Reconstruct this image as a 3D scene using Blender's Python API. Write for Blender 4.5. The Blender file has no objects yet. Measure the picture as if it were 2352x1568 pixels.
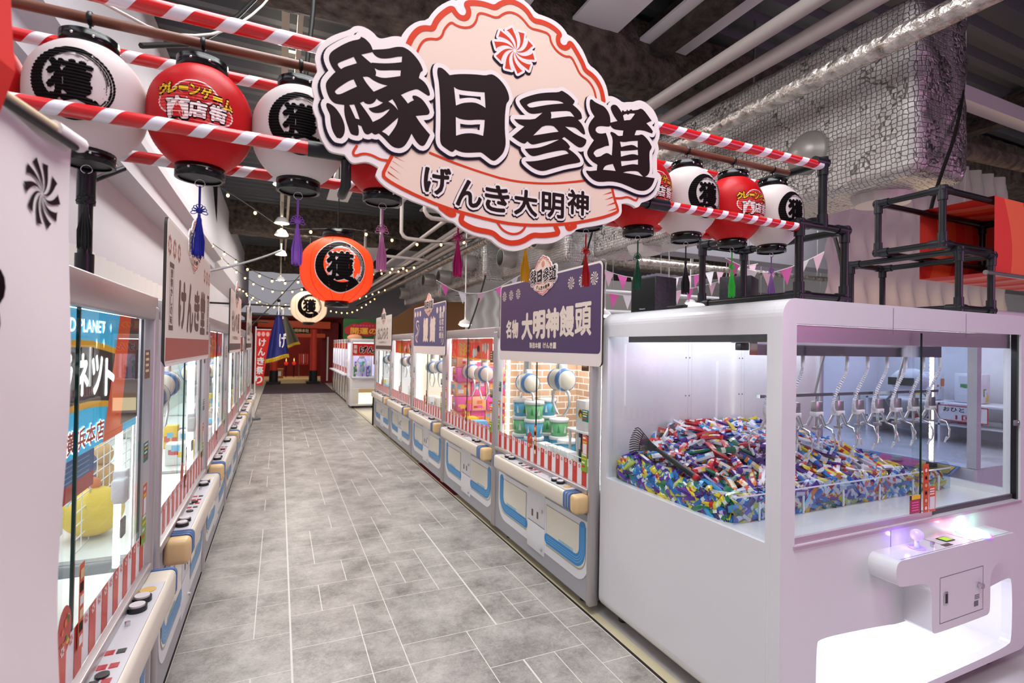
import bpy, bmesh, math, random, json
from mathutils import Vector, Matrix
from mathutils.geometry import tessellate_polygon
random.seed(7)
PI = math.pi
SC = bpy.context.scene
COL = SC.collection

# ---------------------------------------------------------------- camera
YAW, PITCH, ROLL, FPX = 0.422445, 0.0109906, 0.0170566, 1189.27
cam = bpy.data.cameras.new('camera'); cam.sensor_width = 36.0; cam.lens = FPX / 2352 * 36
cam.clip_start = 0.02; cam.clip_end = 200
camo = bpy.data.objects.new('camera', cam); COL.objects.link(camo)
_f = Vector((math.sin(YAW) * math.cos(PITCH), math.cos(YAW) * math.cos(PITCH), math.sin(PITCH)))
_r = Vector((math.cos(YAW), -math.sin(YAW), 0)); _u = _r.cross(_f)
_r2 = math.cos(ROLL) * _r + math.sin(ROLL) * _u; _u2 = -math.sin(ROLL) * _r + math.cos(ROLL) * _u
camo.matrix_world = Matrix(((_r2.x, _u2.x, -_f.x, 0), (_r2.y, _u2.y, -_f.y, 0), (_r2.z, _u2.z, -_f.z, 1.65), (0, 0, 0, 1)))
cam.dof.use_dof = True; cam.dof.focus_distance = 2.4; cam.dof.aperture_fstop = 4.0
SC.camera = camo

# ---------------------------------------------------------------- render look
SC.view_settings.view_transform = 'Standard'; SC.view_settings.look = 'None'
SC.view_settings.exposure = 0.5; SC.view_settings.gamma = 1.0; SC.view_settings.use_curve_mapping = False
SC.cycles.max_bounces = 7; SC.cycles.diffuse_bounces = 3; SC.cycles.glossy_bounces = 3
SC.cycles.transmission_bounces = 4; SC.cycles.transparent_max_bounces = 24
SC.cycles.caustics_reflective = False; SC.cycles.caustics_refractive = False
SC.cycles.sample_clamp_indirect = 4.0; SC.cycles.use_denoising = True

# ---------------------------------------------------------------- world: the open mall behind the camera, pinker to the right
W = bpy.data.worlds.new('world'); SC.world = W; W.use_nodes = True
nt = W.node_tree; nt.nodes.clear()
_o = nt.nodes.new('ShaderNodeOutputWorld'); _b = nt.nodes.new('ShaderNodeBackground')
_t = nt.nodes.new('ShaderNodeTexCoord'); _s = nt.nodes.new('ShaderNodeSeparateXYZ')
_m = nt.nodes.new('ShaderNodeMapRange'); _m.inputs[1].default_value = -0.5; _m.inputs[2].default_value = 0.9
_x = nt.nodes.new('ShaderNodeMix'); _x.data_type = 'RGBA'
_x.inputs[6].default_value = (0.95, 0.97, 1.0, 1); _x.inputs[7].default_value = (0.30, 0.20, 0.31, 1)
nt.links.new(_t.outputs['Generated'], _s.inputs[0]); nt.links.new(_s.outputs['X'], _m.inputs[0])
nt.links.new(_m.outputs[0], _x.inputs[0]); nt.links.new(_x.outputs[2], _b.inputs[0]); nt.links.new(_b.outputs[0], _o.inputs[0])
_b.inputs[1].default_value = 0.30

def lamp_area(name, loc, rot, sx, sy, power, color=(1, 1, 1)):
    l = bpy.data.lights.new(name, 'AREA'); l.shape = 'RECTANGLE'; l.size = sx; l.size_y = sy; l.energy = power; l.color = color
    o = bpy.data.objects.new(name, l); o.location = loc; o.rotation_euler = rot; COL.objects.link(o); return o
lamp_area('aisle_lamp', (0.6, 0.8, 4.7), (0, 0, 0), 2.6, 3.4, 165, (.97, .99, 1))
lamp_area('aisle_lamp', (0.5, 8.0, 4.9), (0, 0, 0), 1.2, 5.0, 200, (1, .98, .95))
lamp_area('aisle_lamp', (0.5, 15.5, 4.5), (0, 0, 0), 1.2, 5.0, 130, (1, .94, .87))
lamp_area('hall_lamp', (7.5, 6.5, 4.9), (0, 0, 0), 4.0, 4.0, 230, (.97, .96, 1))
lamp_area('hall_lamp', (12.0, 14.0, 4.9), (0, 0, 0), 5.0, 6.0, 300, (.98, .97, 1))
lamp_area('pink_fill_light', (5.5, -2.8, 2.2), (math.radians(80), 0, math.radians(20)), 2.5, 2.0, 46, (1, .36, .82))  # added unseen light from behind right, tints the cabinet front pink

# ---------------------------------------------------------------- materials
def lin(h):
    h = h.lstrip('#'); v = [int(h[i:i + 2], 16) / 255 for i in (0, 2, 4)]
    return tuple((c / 12.92 if c <= .04045 else ((c + .055) / 1.055) ** 2.4) for c in v) + (1,)
MATS = {}
def mat(name, hexc, rough=.5, metal=0., emit=0., emith=None, coat=0., spec=None):
    if name in MATS: return MATS[name]
    m = bpy.data.materials.new(name); m.use_nodes = True; b = m.node_tree.nodes['Principled BSDF']
    b.inputs['Base Color'].default_value = lin(hexc); b.inputs['Roughness'].default_value = rough; b.inputs['Metallic'].default_value = metal
    if coat: b.inputs['Coat Weight'].default_value = coat; b.inputs['Coat Roughness'].default_value = .08
    if spec is not None: b.inputs['Specular IOR Level'].default_value = spec
    if emit: b.inputs['Emission Color'].default_value = lin(emith or hexc); b.inputs['Emission Strength'].default_value = emit
    MATS[name] = m; return m
def nodes(m): return m.node_tree.nodes, m.node_tree.links
def noise_mat(name, h1, h2, scale, rough=.8, bump=0., detail=6, metal=0., lo=.3, hi=.7, coord='Object', bscale=None):
    m = mat(name, h1, rough, metal); N, L = nodes(m); b = N['Principled BSDF']
    tc = N.new('ShaderNodeTexCoord'); n = N.new('ShaderNodeTexNoise'); n.inputs['Scale'].default_value = scale; n.inputs['Detail'].default_value = detail
    r = N.new('ShaderNodeValToRGB'); r.color_ramp.elements[0].position = lo; r.color_ramp.elements[1].position = hi
    r.color_ramp.elements[0].color = lin(h1); r.color_ramp.elements[1].color = lin(h2)
    L.new(tc.outputs[coord], n.inputs['Vector']); L.new(n.outputs[0], r.inputs[0]); L.new(r.outputs[0], b.inputs['Base Color'])
    if bump:
        n2 = n
        if bscale:
            n2 = N.new('ShaderNodeTexNoise'); n2.inputs['Scale'].default_value = bscale; n2.inputs['Detail'].default_value = 8; L.new(tc.outputs[coord], n2.inputs['Vector'])
        bp = N.new('ShaderNodeBump'); bp.inputs['Strength'].default_value = bump; bp.inputs['Distance'].default_value = .05
        L.new(n2.outputs[0], bp.inputs['Height']); L.new(bp.outputs[0], b.inputs['Normal'])
    return m
def glass_mat(name, tint='#ffffff', refl=1.0):
    m = bpy.data.materials.new(name); m.use_nodes = True; N, L = nodes(m); N.clear()
    o = N.new('ShaderNodeOutputMaterial'); mx = N.new('ShaderNodeMixShader'); t = N.new('ShaderNodeBsdfTransparent'); g = N.new('ShaderNodeBsdfGlossy')
    lw = N.new('ShaderNodeLayerWeight'); lw.inputs[0].default_value = .5
    pw = N.new('ShaderNodeMath'); pw.operation = 'POWER'; pw.inputs[1].default_value = 4.0
    mu = N.new('ShaderNodeMath'); mu.operation = 'MULTIPLY_ADD'; mu.inputs[1].default_value = .55 * refl; mu.inputs[2].default_value = .035 * refl
    t.inputs[0].default_value = lin(tint); g.inputs[1].default_value = .0
    L.new(lw.outputs['Facing'], pw.inputs[0]); L.new(pw.outputs[0], mu.inputs[0]); L.new(mu.outputs[0], mx.inputs[0]); L.new(t.outputs[0], mx.inputs[1]); L.new(g.outputs[0], mx.inputs[2]); L.new(mx.outputs[0], o.inputs[0])
    MATS[name] = m; return m
GL = glass_mat('glass', '#f6fbfa'); GLB = glass_mat('glass_blue', '#d3dbea', 1.0); ACR = glass_mat('acrylic', '#e2ecf2', 1.3)
GEDGE = mat('glass_edge', '#0d2a24', .15)
WHITE = mat('white', '#ece9e8', .45); WHITEG = mat('white_gloss', '#eeebeb', .18, coat=.5)
BIGW = mat('big_white', '#e4e4e8', .22, coat=.6)
BLACK = mat('black', '#0c0c0e', .35); BLACKG = mat('black_gloss', '#060608', .2, spec=.4)
PVC = mat('pvc', '#0e0f12', .3); PVC2 = mat('pvc_joint', '#12131a', .38)
GREY = mat('grey', '#a3a4a9', .45); GREYL = mat('grey_light', '#e4e5e8', .4); GREYD = mat('grey_dark', '#6c6d72', .5)
ALU = mat('aluminium', '#b9b3b4', .35, .55); CHROME = mat('chrome', '#d5d5d8', .08, 1.); STEEL = mat('steel', '#b4b2b0', .3, .9)
CREAM = mat('cream', '#e2d8c8', .35); AMBER = mat('amber', '#e2c08c', .35); CREAMW = mat('cream_window', '#e8e3d2', .12, coat=.4)
BLUE = mat('stripe_blue', '#1489cf', .3); BLUES = mat('band_blue', '#4f79b8', .35); BLUEL = mat('stripe_light', '#8cc4e2', .3)
RED = mat('red', '#cf1f22', .4); REDS = mat('stripe_red', '#d23a2b', .35); STW = mat('stripe_white', '#f4eef0', .35)
ORANGE = mat('orange', '#e8772c', .45); YELLOW = mat('yellow', '#f0c51e', .45); GREEN = mat('green', '#2f9a48', .45); DGREEN = mat('dark_green', '#0f6a5a', .45)
PINK = mat('pink', '#ee5aa8', .45); PURPLE = mat('purple', '#6a3aa0', .4); SKY = mat('sky_blue', '#6cc0e8', .4); NAVY = mat('navy', '#2b2f78', .6)
DECK = mat('button_deck', '#cfcdd2', .3); BTN = mat('button_black', '#15151a', .3); BTNW = mat('button_white', '#d9d6d8', .2); LEDR = mat('led_red', '#3a0a10', .25, emit=.25, emith='#ff2040')
PANEL = mat('light_panel', '#ffffff', .5, emit=4.4, emith='#fbfbff'); TUBE = mat('light_tube', '#ffffff', .5, emit=3.0, emith='#fdfdff')
PANELD = mat('light_panel_dim', '#ffffff', .5, emit=1.5, emith='#e6ecff')
PANELB = mat('light_panel_cool', '#ffffff', .5, emit=5.5, emith='#e6eaff')
BULB = mat('bulb', '#fff2d0', .3, emit=6., emith='#ffbe6a'); LAMPG = mat('lamp_glow', '#ffffff', .4, emit=14., emith='#fff0dc')
INK = mat('ink', '#261618', .6, spec=.12); INKN = mat('ink_navy', '#1a1022', .6, spec=.12); SIGNW = mat('sign_white', '#f1e5e3', .5, spec=.2); SIGNC = mat('sign_cream', '#eed3c2', .5, spec=.2); SIGNR = mat('sign_red', '#d23c1c', .5, spec=.2)

# ---------------------------------------------------------------- mesh builder
class MB:
    def __init__(s): s.v = []; s.f = []; s.m = []; s.sm = []; s.mats = []
    _k = 0
    def tick(s): MB._k = (MB._k + 1) % 211; return MB._k * 1.1e-6
    def mi(s, m):
        if m not in s.mats: s.mats.append(m)
        return s.mats.index(m)
    def add(s, vs, fs, m, smooth=False):
        o = len(s.v); k = s.mi(m); s.v.extend([tuple(v) for v in vs])
        for f in fs: s.f.append(tuple(i + o for i in f)); s.m.append(k); s.sm.append(smooth)
        return s
    def box(s, x0, x1, y0, y1, z0, z1, m, bev=0, seg=2):
        if not bev:
            v = [(x, y, z) for x in (x0, x1) for y in (y0, y1) for z in (z0, z1)]
            return s.add(v, [(0, 1, 3, 2), (4, 6, 7, 5), (0, 4, 5, 1), (2, 3, 7, 6), (0, 2, 6, 4), (1, 5, 7, 3)], m)
        bm = bmesh.new(); bmesh.ops.create_cube(bm, size=1)
        for v in bm.verts: v.co = Vector(((x0 + x1) / 2 + v.co.x * (x1 - x0), (y0 + y1) / 2 + v.co.y * (y1 - y0), (z0 + z1) / 2 + v.co.z * (z1 - z0)))
        bmesh.ops.bevel(bm, geom=bm.edges[:], offset=bev, segments=seg, profile=.5, affect='EDGES')
        return s.bm(bm, m, True)
    def bm(s, bm, m, smooth=False):
        bm.verts.index_update(); s.add([v.co[:] for v in bm.verts], [[v.index for v in f.verts] for f in bm.faces], m, smooth); bm.free(); return s
    def tube(s, pts, r, m, n=10, cap=True, smooth=True):
        pts = [Vector(p) for p in pts]; rings = []; N = len(pts)
        rr = r if isinstance(r, (list, tuple)) else [r] * N
        t = (pts[1] - pts[0]).normalized(); a = t.orthogonal().normalized()
        for i, p in enumerate(pts):
            if i == 0: t2 = (pts[1] - pts[0])
            elif i == N - 1: t2 = (pts[-1] - pts[-2])
            else: t2 = (pts[i + 1] - pts[i]).normalized() + (pts[i] - pts[i - 1]).normalized()
            if t2.length < 1e-9: t2 = t
            t2.normalize(); a = (a - t2 * a.dot(t2)); a = a.normalized() if a.length > 1e-6 else t2.orthogonal().normalized()
            b = t2.cross(a); rings.append([p + (a * math.cos(2 * PI * k / n) + b * math.sin(2 * PI * k / n)) * rr[i] for k in range(n)])
        vs = [v for R in rings for v in R]; fs = []
        for i in range(N - 1):
            for k in range(n): fs.append((i * n + k, i * n + (k + 1) % n, (i + 1) * n + (k + 1) % n, (i + 1) * n + k))
        s.add(vs, fs, m, smooth)
        if cap: s.add(rings[0], [tuple(range(n))[::-1]], m); s.add(rings[-1], [tuple(range(n))], m)
        return s
    def lathe(s, prof, m, n=32, c=(0, 0, 0), axis='z', smooth=True, a0=0, a1=2 * PI):
        # prof: list of (r, h)
        full = abs(a1 - a0 - 2 * PI) < 1e-6; cols = n if full else n + 1; vs = []
        for r, h in prof:
            for k in range(cols):
                a = a0 + (a1 - a0) * k / n; x, y = r * math.cos(a), r * math.sin(a)
                p = (x, y, h) if axis == 'z' else ((h, x, y) if axis == 'x' else (y, h, x))
                vs.append((p[0] + c[0], p[1] + c[1], p[2] + c[2]))
        fs = []
        for i in range(len(prof) - 1):
            for k in range(n): fs.append((i * cols + k, i * cols + (k + 1) % cols, (i + 1) * cols + (k + 1) % cols, (i + 1) * cols + k))
        return s.add(vs, fs, m, smooth)
    def cyl(s, c, r, h, m, n=20, axis='z', r2=None):
        r2 = r if r2 is None else r2
        return s.lathe([(0, 0), (r, 0), (r, 0), (r2, h), (r2, h), (0, h)], m, n, c, axis, smooth=False)
    def ball(s, c, r, m, n=16, k=10, sz=1.):
        return s.lathe([(r * math.sin(PI * i / k), -r * sz * math.cos(PI * i / k)) for i in range(k + 1)], m, n, c)
    def prism(s, poly, fr, d0, d1, m, holes=(), side=None):
        # poly in (u,v) of frame fr, extruded along frame normal from d0 to d1 (d1 = viewer side)
        loops = [list(poly)] + [list(h) for h in holes]; flat = [p for l in loops for p in l]
        tri = tessellate_polygon([[Vector((p[0], p[1], 0)) for p in l] for l in loops])
        s.add([fr(u, v, d1) for u, v in flat], tri, m)
        if d0 != d1:
            s.add([fr(u, v, d0) for u, v in flat], tri, m)
            for l in loops:
                n = len(l); s.add([fr(u, v, d) for d in (d0, d1) for u, v in l], [(i, (i + 1) % n, n + (i + 1) % n, n + i) for i in range(n)], side or m)
        return s
    def poly(s, poly, fr, d, m, holes=()): return s.prism(poly, fr, d, d, m, holes)
    def rect(s, u0, u1, v0, v1, fr, d, m): return s.add([fr(u0, v0, d), fr(u1, v0, d), fr(u1, v1, d), fr(u0, v1, d)], [(0, 1, 2, 3)], m)
    def disc(s, u, v, r, fr, d, m, n=20, ry=None):
        return s.add([fr(u + r * math.cos(2 * PI * k / n), v + (ry or r) * math.sin(2 * PI * k / n), d) for k in range(n)], [tuple(range(n))], m)
    def stroke(s, pts, w, fr, d0, m, closed=False):
        # every piece a hair above the last, so that overlapping ink never lies in one plane
        n = len(pts); h = w / 2
        for i in range(n if closed else n - 1):
            d = d0 + s.tick()
            a, b = pts[i], pts[(i + 1) % n]; dx, dy = b[0] - a[0], b[1] - a[1]; l = math.hypot(dx, dy)
            if l < 1e-7: continue
            nx, ny = -dy / l * h, dx / l * h
            s.add([fr(a[0] + nx, a[1] + ny, d), fr(a[0] - nx, a[1] - ny, d), fr(b[0] - nx, b[1] - ny, d), fr(b[0] + nx, b[1] + ny, d)], [(0, 1, 2, 3)], m)
        for p in pts: s.disc(p[0], p[1], h, fr, d0 + s.tick(), m, 10)
        return s
    def text(s, body, u, v, w, h, fr, d, m, bold=.02, rot=0.):
        # glyph fill plus a round stroke along its outline for weight (bold: stroke half-width per unit height)
        vs, fs, ed, asp = text_polys(body); c, sn = math.cos(rot), math.sin(rot); P = []
        bw = bold * min(h, w / max(.4, asp)) if h > .02 else 0; w, h = w - 2 * bw, h - 2 * bw
        for a, b in vs:
            x, y = (a - .5) * w, (b - .5) * h; P.append((u + x * c - y * sn, v + x * sn + y * c))
        s.add([fr(a, b, d) for a, b in P], fs, m)
        if bw:
            for i, (p, q) in enumerate(ed):
                a, b = P[p], P[q]; dx, dy = b[0] - a[0], b[1] - a[1]; l = math.hypot(dx, dy)
                if l < 1e-7: continue
                nx, ny = -dy / l * bw, dx / l * bw; ex, ey = dx / l * bw * .6, dy / l * bw * .6; dd = d + 4e-6 + s.tick()
                s.add([fr(a[0] + nx - ex * .3, a[1] + ny - ey * .3, dd), fr(a[0] - ex, a[1] - ey, dd), fr(a[0] - nx - ex * .3, a[1] - ny - ey * .3, dd), fr(b[0] - nx + ex * .3, b[1] - ny + ey * .3, dd), fr(b[0] + ex, b[1] + ey, dd), fr(b[0] + nx + ex * .3, b[1] + ny + ey * .3, dd)], [(0, 1, 2, 3, 4, 5)], m)
        return s
    def vtext(s, body, u, v, w, h, fr, d, m, bold=.02, gap=.06):
        n = len(body); ch = h / n
        for i, c in enumerate(body):
            hh = ch * (1 - gap) * (.35 if c == 'ー' else 1)
            if c == 'ー': s.rect(u - w * .08, u + w * .08, v + h / 2 - (i + .9) * ch, v + h / 2 - (i + .1) * ch, fr, d, m)
            else: s.text(c, u, v + h / 2 - (i + .5) * ch, w, hh, fr, d, m, bold)
        return s
    def mesh(s, name, org=(0, 0, 0)):
        me = bpy.data.meshes.new(name); ox, oy, oz = org
        me.from_pydata([(x - ox, y - oy, z - oz) for x, y, z in s.v], [], s.f)
        for m in s.mats: me.materials.append(m)
        me.polygons.foreach_set('material_index', s.m); me.polygons.foreach_set('use_smooth', s.sm); me.update(); return me

_TX = {}
def text_polys(body):
    if body in _TX: return _TX[body]
    c = bpy.data.curves.new('txt', 'FONT'); c.body = body; c.size = 1; c.resolution_u = 3
    o = bpy.data.objects.new('txt', c); COL.objects.link(o); bpy.context.view_layer.update()
    me = bpy.data.meshes.new_from_object(o.evaluated_get(bpy.context.evaluated_depsgraph_get()))
    vs = [(v.co.x, v.co.y) for v in me.vertices]; fs = [tuple(p.vertices) for p in me.polygons]
    bpy.data.objects.remove(o); bpy.data.meshes.remove(me); bpy.data.curves.remove(c)
    cnt = {}
    for f in fs:
        for i in range(len(f)):
            k = tuple(sorted((f[i], f[(i + 1) % len(f)]))); cnt[k] = cnt.get(k, 0) + 1
    x0 = min(v[0] for v in vs); x1 = max(v[0] for v in vs); y0 = min(v[1] for v in vs); y1 = max(v[1] for v in vs)
    vs = [((x - x0) / (x1 - x0), (y - y0) / (y1 - y0)) for x, y in vs]
    _TX[body] = (vs, fs, [k for k, n in cnt.items() if n == 1], (x1 - x0) / (y1 - y0)); return _TX[body]

def frame(o, ux, uy, un):
    o, ux, uy, un = Vector(o), Vector(ux), Vector(uy), Vector(un)
    return lambda u, v, d=0.: o + ux * u + uy * v + un * d
def front(y, x=0., z=0.): return frame((x, y, z), (1, 0, 0), (0, 0, 1), (0, -1, 0))      # faces the camera end (-y)
def mach(d=0.): return frame((d, 0, 0), (0, -1, 0), (0, 0, 1), (-1, 0, 0))               # a machine's own front, seen from the aisle

def link(name, me, parent=None):
    o = bpy.data.objects.new(name, me); COL.objects.link(o)
    if parent is not None: o.parent = parent
    return o
def tag(o, label, cat, group=None, kind=None):
    if label: o['label'] = label
    if cat: o['category'] = cat
    if group: o['group'] = group
    if kind: o['kind'] = kind
    return o
def thing(name, label, cat, loc=(0, 0, 0), rz=0., group=None):
    o = bpy.data.objects.new(name, None); COL.objects.link(o); o.location = loc; o.rotation_euler = (0, 0, rz); o.empty_display_size = .1
    return tag(o, label, cat, group)
CACHE = {}
def part(name, parent, mb, key=None, org=(0, 0, 0), label=None):
    # mb: an MB or a function that makes one; key: share mesh data between equal parts
    if key is not None and key in CACHE: me = CACHE[key]
    else:
        b = mb() if callable(mb) else mb
        me = b.mesh(name, org)
        if key is not None: CACHE[key] = me
    o = link(name, me, parent)
    if label: o['label'] = label
    return o
def solo(name, mb, label, cat, group=None, kind=None):
    # a top-level thing that is one mesh; origin at the middle of its base
    xs = [v[0] for v in mb.v]; ys = [v[1] for v in mb.v]; zs = [v[2] for v in mb.v]
    c = ((min(xs) + max(xs)) / 2, (min(ys) + max(ys)) / 2, min(zs))
    o = link(name, mb.mesh(name, c)); o.location = c
    return tag(o, label, cat, group, kind)
def struct(name, mb): return solo(name, mb, None, None, kind='structure')
def rrect(u0, u1, v0, v1, r, n=5):
    o = []
    for cx, cy, a in ((u1 - r, v1 - r, 0), (u0 + r, v1 - r, PI / 2), (u0 + r, v0 + r, PI), (u1 - r, v0 + r, 3 * PI / 2)):
        for k in range(n + 1): o.append((cx + r * math.cos(a + PI / 2 * k / n), cy + r * math.sin(a + PI / 2 * k / n)))
    return o
def smooth2(p, ang=48):
    # round the gentle corners of a closed polygon, keep the sharp ones
    n = len(p); o = []
    for i in range(n):
        a, b, c = Vector(p[i - 1]), Vector(p[i]), Vector(p[(i + 1) % n])
        d1, d2 = b - a, c - b
        if d1.length < 1e-9 or d2.length < 1e-9: continue
        if abs(math.degrees(d1.angle(d2))) > ang: o.append(tuple(b))
        else: o.append(tuple(b - d1 * .25)); o.append(tuple(b + d2 * .25))
    return o
def open_smooth(p, n=1):
    for _ in range(n):
        o = [p[0]]
        for i in range(len(p) - 1):
            a, b = Vector(p[i]), Vector(p[i + 1]); o.append(tuple(a.lerp(b, .25))); o.append(tuple(a.lerp(b, .75)))
        o.append(p[-1]); p = o
    return p
def wheel(mb, u, v, R, fr, d, m, blades=10, tw=.9, rot=0., r0=.06):
    # the ten-bladed pinwheel crest
    w = 2 * PI / blades * .52
    for k in range(blades):
        a = 2 * PI * k / blades + rot; L = []; Rr = []
        for i in range(9):
            t = r0 + (1 - r0) * i / 8; ang = a - tw * (1 - t) ** 1.25; hw = w * (.55 + .45 * t) / 2
            rl, rr_ = t * R * (1. if i < 8 else 1.03), t * R * (1. if i < 8 else .92)
            L.append((u + rl * math.cos(ang - hw), v + rl * math.sin(ang - hw))); Rr.append((u + rr_ * math.cos(ang + hw), v + rr_ * math.sin(ang + hw)))
        n = 9; mb.add([fr(p[0], p[1], d) for p in L + Rr], [(i, i + 1, n + i + 1, n + i) for i in range(n - 1)], m)
    return mb
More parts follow.
